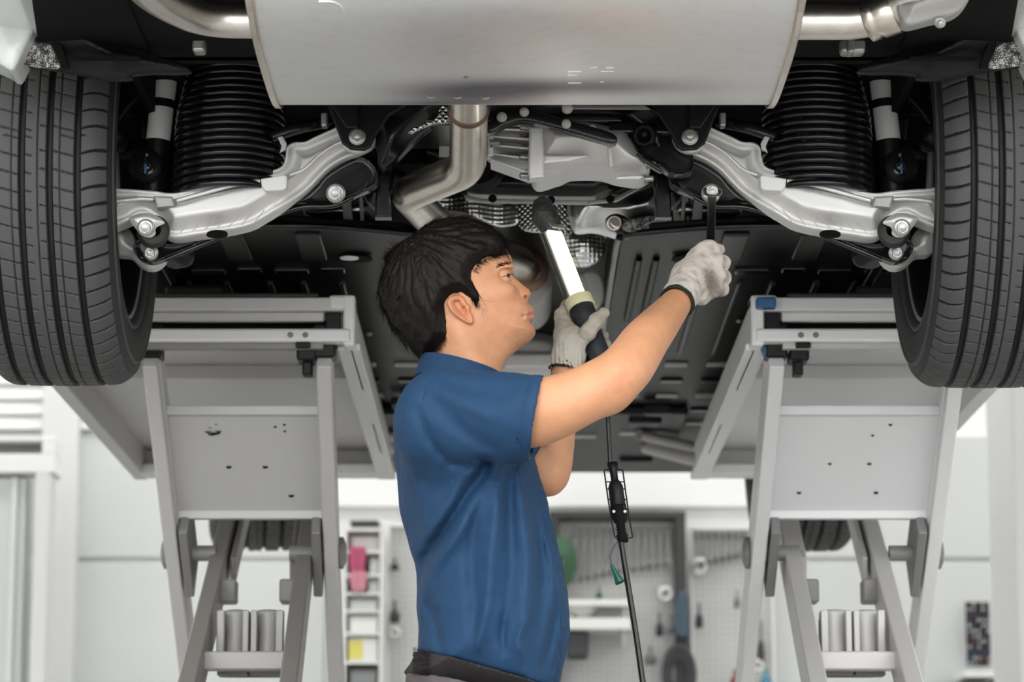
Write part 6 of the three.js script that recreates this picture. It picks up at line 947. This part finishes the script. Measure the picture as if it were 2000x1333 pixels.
{ // hand-held work light
  const a = at(1063, 412, 4.965), b = at(1176, 706, 4.862), dir = b.clone().sub(a), L = dir.length(), u = dir.clone().divideScalar(L), P = (t) => a.clone().addScaledVector(dir, t);
  const t = thing('work_light', 'hand-held tube work light with a glowing white panel and black rubber ends', 'work light', b);
  const T0 = 0.13, T1 = 0.615, r = 0.0232;
  part('clear_tube', turned([[r, 0], [r, (T1 - T0) * L]], P(T0), b, 40), new THREE.MeshPhysicalMaterial({ color: lin(0.95, 0.94, 0.86), roughness: 0.06, transmission: 1, thickness: 0, ior: 1.45 }), t);
  const x = V(0.64, 0, 0.77).addScaledVector(u, -V(0.64, 0, 0.77).dot(u)).normalize();
  const m = P((T0 + T1) / 2), glow = new THREE.MeshStandardMaterial({ color: 0xffffff, emissive: 0xfafcff, emissiveIntensity: 1.35 });
  const face = rbox(0.033, 0.006, (T1 - T0) * L - 0.012, 0.002, V(0, 0, 0)), q = new THREE.Matrix4(), yv = x.clone(), zv = u.clone(), xv = yv.clone().cross(zv).normalize(); q.makeBasis(xv, yv, zv).setPosition(m.clone().addScaledVector(x, 0.004)); face.applyMatrix4(q);
  part('led_panel', face, glow, t);
  const back = rbox(0.037, 0.004, (T1 - T0) * L - 0.01, 0.001); q.setPosition(m.clone().addScaledVector(x, -0.002)); part('panel_back', back.applyMatrix4(q), M.zinc, t);
  part('collar_ring', turned([[0.022, 0], [0.0252, 0.001], [0.0252, 0.018], [0.0235, 0.02], [0.022, 0.02]], P(T1 - 0.02), b, 40), std(lin(0.62, 0.58, 0.36), 0.25), t);
  part('handle', turned([[0, 0], [0.021, 0.001], [0.021, 0.03], [0.0185, 0.05], [0.018, 0.085], [0.0185, 0.12], [0.015, 0.138], [0.008, 0.146], [0.006, 0.17], [0, 0.17]], P(T1 + 0.02), b, 40), M.handle ??= std(lin(0.018, 0.02, 0.024), 0.5), t);
  const c = P(0.045), f = (X, Y, Z) => { let d = limb(X, Y, Z, P(-0.03), P(0.075), 0.018, 0.0215); d = smin(d, ball(X, Y, Z, c.clone().add(V(-0.006, 0.004, 0.006)), 0.019), 0.008); d = smin(d, limb(X, Y, Z, c.clone().add(V(-0.018, -0.006, 0.006)), P(0.13), 0.006, 0.004), 0.008); return d - 0.0012 * noise3(X * 120, Y * 120, Z * 120); };
  part('end_cap', nets(f, c.clone().addScalar(-0.07), c.clone().addScalar(0.07), 0.0022), M.rubberDark, t);
  part('hook_plate', [beam(P(0.12).addScaledVector(x, 0.012), P(0.16).addScaledVector(x, 0.018), 0.03, 0.003, 0.001, x)], M.zinc, t);
  const lamp = new THREE.RectAreaLight(0xf6faff, 0.8, 0.032, (T1 - T0) * L - 0.014), lq = new THREE.Matrix4(); lq.makeBasis(xv, zv, xv.clone().cross(zv)); if (xv.clone().cross(zv).dot(x) > 0) lq.makeBasis(xv.clone().negate(), zv, xv.clone().negate().cross(zv)); lamp.quaternion.setFromRotationMatrix(lq); lamp.position.copy(m.clone().addScaledVector(x, 0.0085).sub(b)); lamp.name = 'light'; t.add(lamp);
  // mains cord, plug coupling in its wire guard and a green tag
  const cord = thing('power_cord', 'black power cord hanging from the work light, with a plug coupling in a wire guard', 'power cord', at(1256, 1345, 4.78));
  part('cable', [tube([b.clone().addScaledVector(u, 0.02), at(1184, 760, 4.87), at(1188, 830, 4.86), at(1192, 905, 4.85)], 0.0042, 40, 12), tube([at(1213, 1060, 4.83), at(1226, 1140, 4.82), at(1242, 1240, 4.8), at(1257, 1345, 4.78), at(1266, 1420, 4.77), V(0.32, 0.35, -4.75), V(0.45, 0.012, -4.7), V(0.7, 0.01, -4.9)], 0.0052, 90, 14)], M.blackGloss, cord);
  const p0 = at(1196, 905, 4.85), p1 = at(1217, 1062, 4.83), ax = p1.clone().sub(p0), Lc = ax.length(), C = (k) => p0.clone().addScaledVector(ax, k);
  part('plug', [turned([[0, 0], [0.009, 0], [0.0085, 0.012], [0.0065, 0.016], [0.0062, 0.03], [0.009, 0.034], [0.0125, 0.042], [0.013, 0.075], [0, 0.076]], p0, p1, 24), rbox(0.022, 0.02, 0.02, 0.003, C(0.6))], M.black, cord);
  part('coupling', [turned([[0, 0], [0.0135, 0], [0.0135, 0.018], [0.0105, 0.026], [0.007, 0.032], [0.0068, 0.048], [0.0095, 0.05], [0.0095, 0.062], [0, 0.062]], C(0.54), p1.clone().addScaledVector(ax, 1), 24), ...[0, 1, 2, 3].map((i) => turned([[0.0065, 0], [0.0085, 0.001], [0.0065, 0.003]], C(0.78 + i * 0.04), p1, 16))], M.blackMatt, cord);
  const w = (k, s) => C(k).add(V(s * 0.0155, 0, 0.004));
  part('wire_guard', [tube([w(0.09, 0), w(0.09, -0.6), w(0.1, -1), w(0.4, -1), w(0.7, -0.95), w(0.93, -0.8), w(0.94, -0.3)], 0.0013, 90, 8, false, 0.1), tube([w(0.09, 0), w(0.09, 0.7), w(0.1, 1), w(0.4, 1), w(0.7, 1.02), w(0.93, 1.1), w(0.94, 0.4)], 0.0013, 90, 8, false, 0.1), ...[0.24, 0.33, 0.46, 0.58].map((k) => rod(w(k, -1), w(k, 1), 0.0011))], M.black, cord);
  for (const s of [-0.6, 0.6]) part('guard_screw', bolt(w(0.62, s).add(V(0, 0, 0.011)), V(0, 0, 1), 0.0028, 0.0015), M.zinc, cord);
  part('tag_string', tube([C(0.97).add(V(-0.008, 0, 0.004)), at(1197, 1072, 4.825), at(1192, 1088, 4.825), at(1194, 1104, 4.825)], 0.0011, 30, 8), M.greenDark ??= std(lin(0.03, 0.06, 0.055), 0.5), cord);
  part('clip_tag', turned([[0.001, 0], [0.003, 0.004], [0.005, 0.02], [0.008, 0.034], [0.0075, 0.036], [0, 0.03]], at(1193, 1102, 4.825), at(1215, 1148, 4.82), 20), std(lin(0.012, 0.09, 0.07), 0.25), cord, 'dark green clip sleeve');
}
renderer.render(scene, camera);
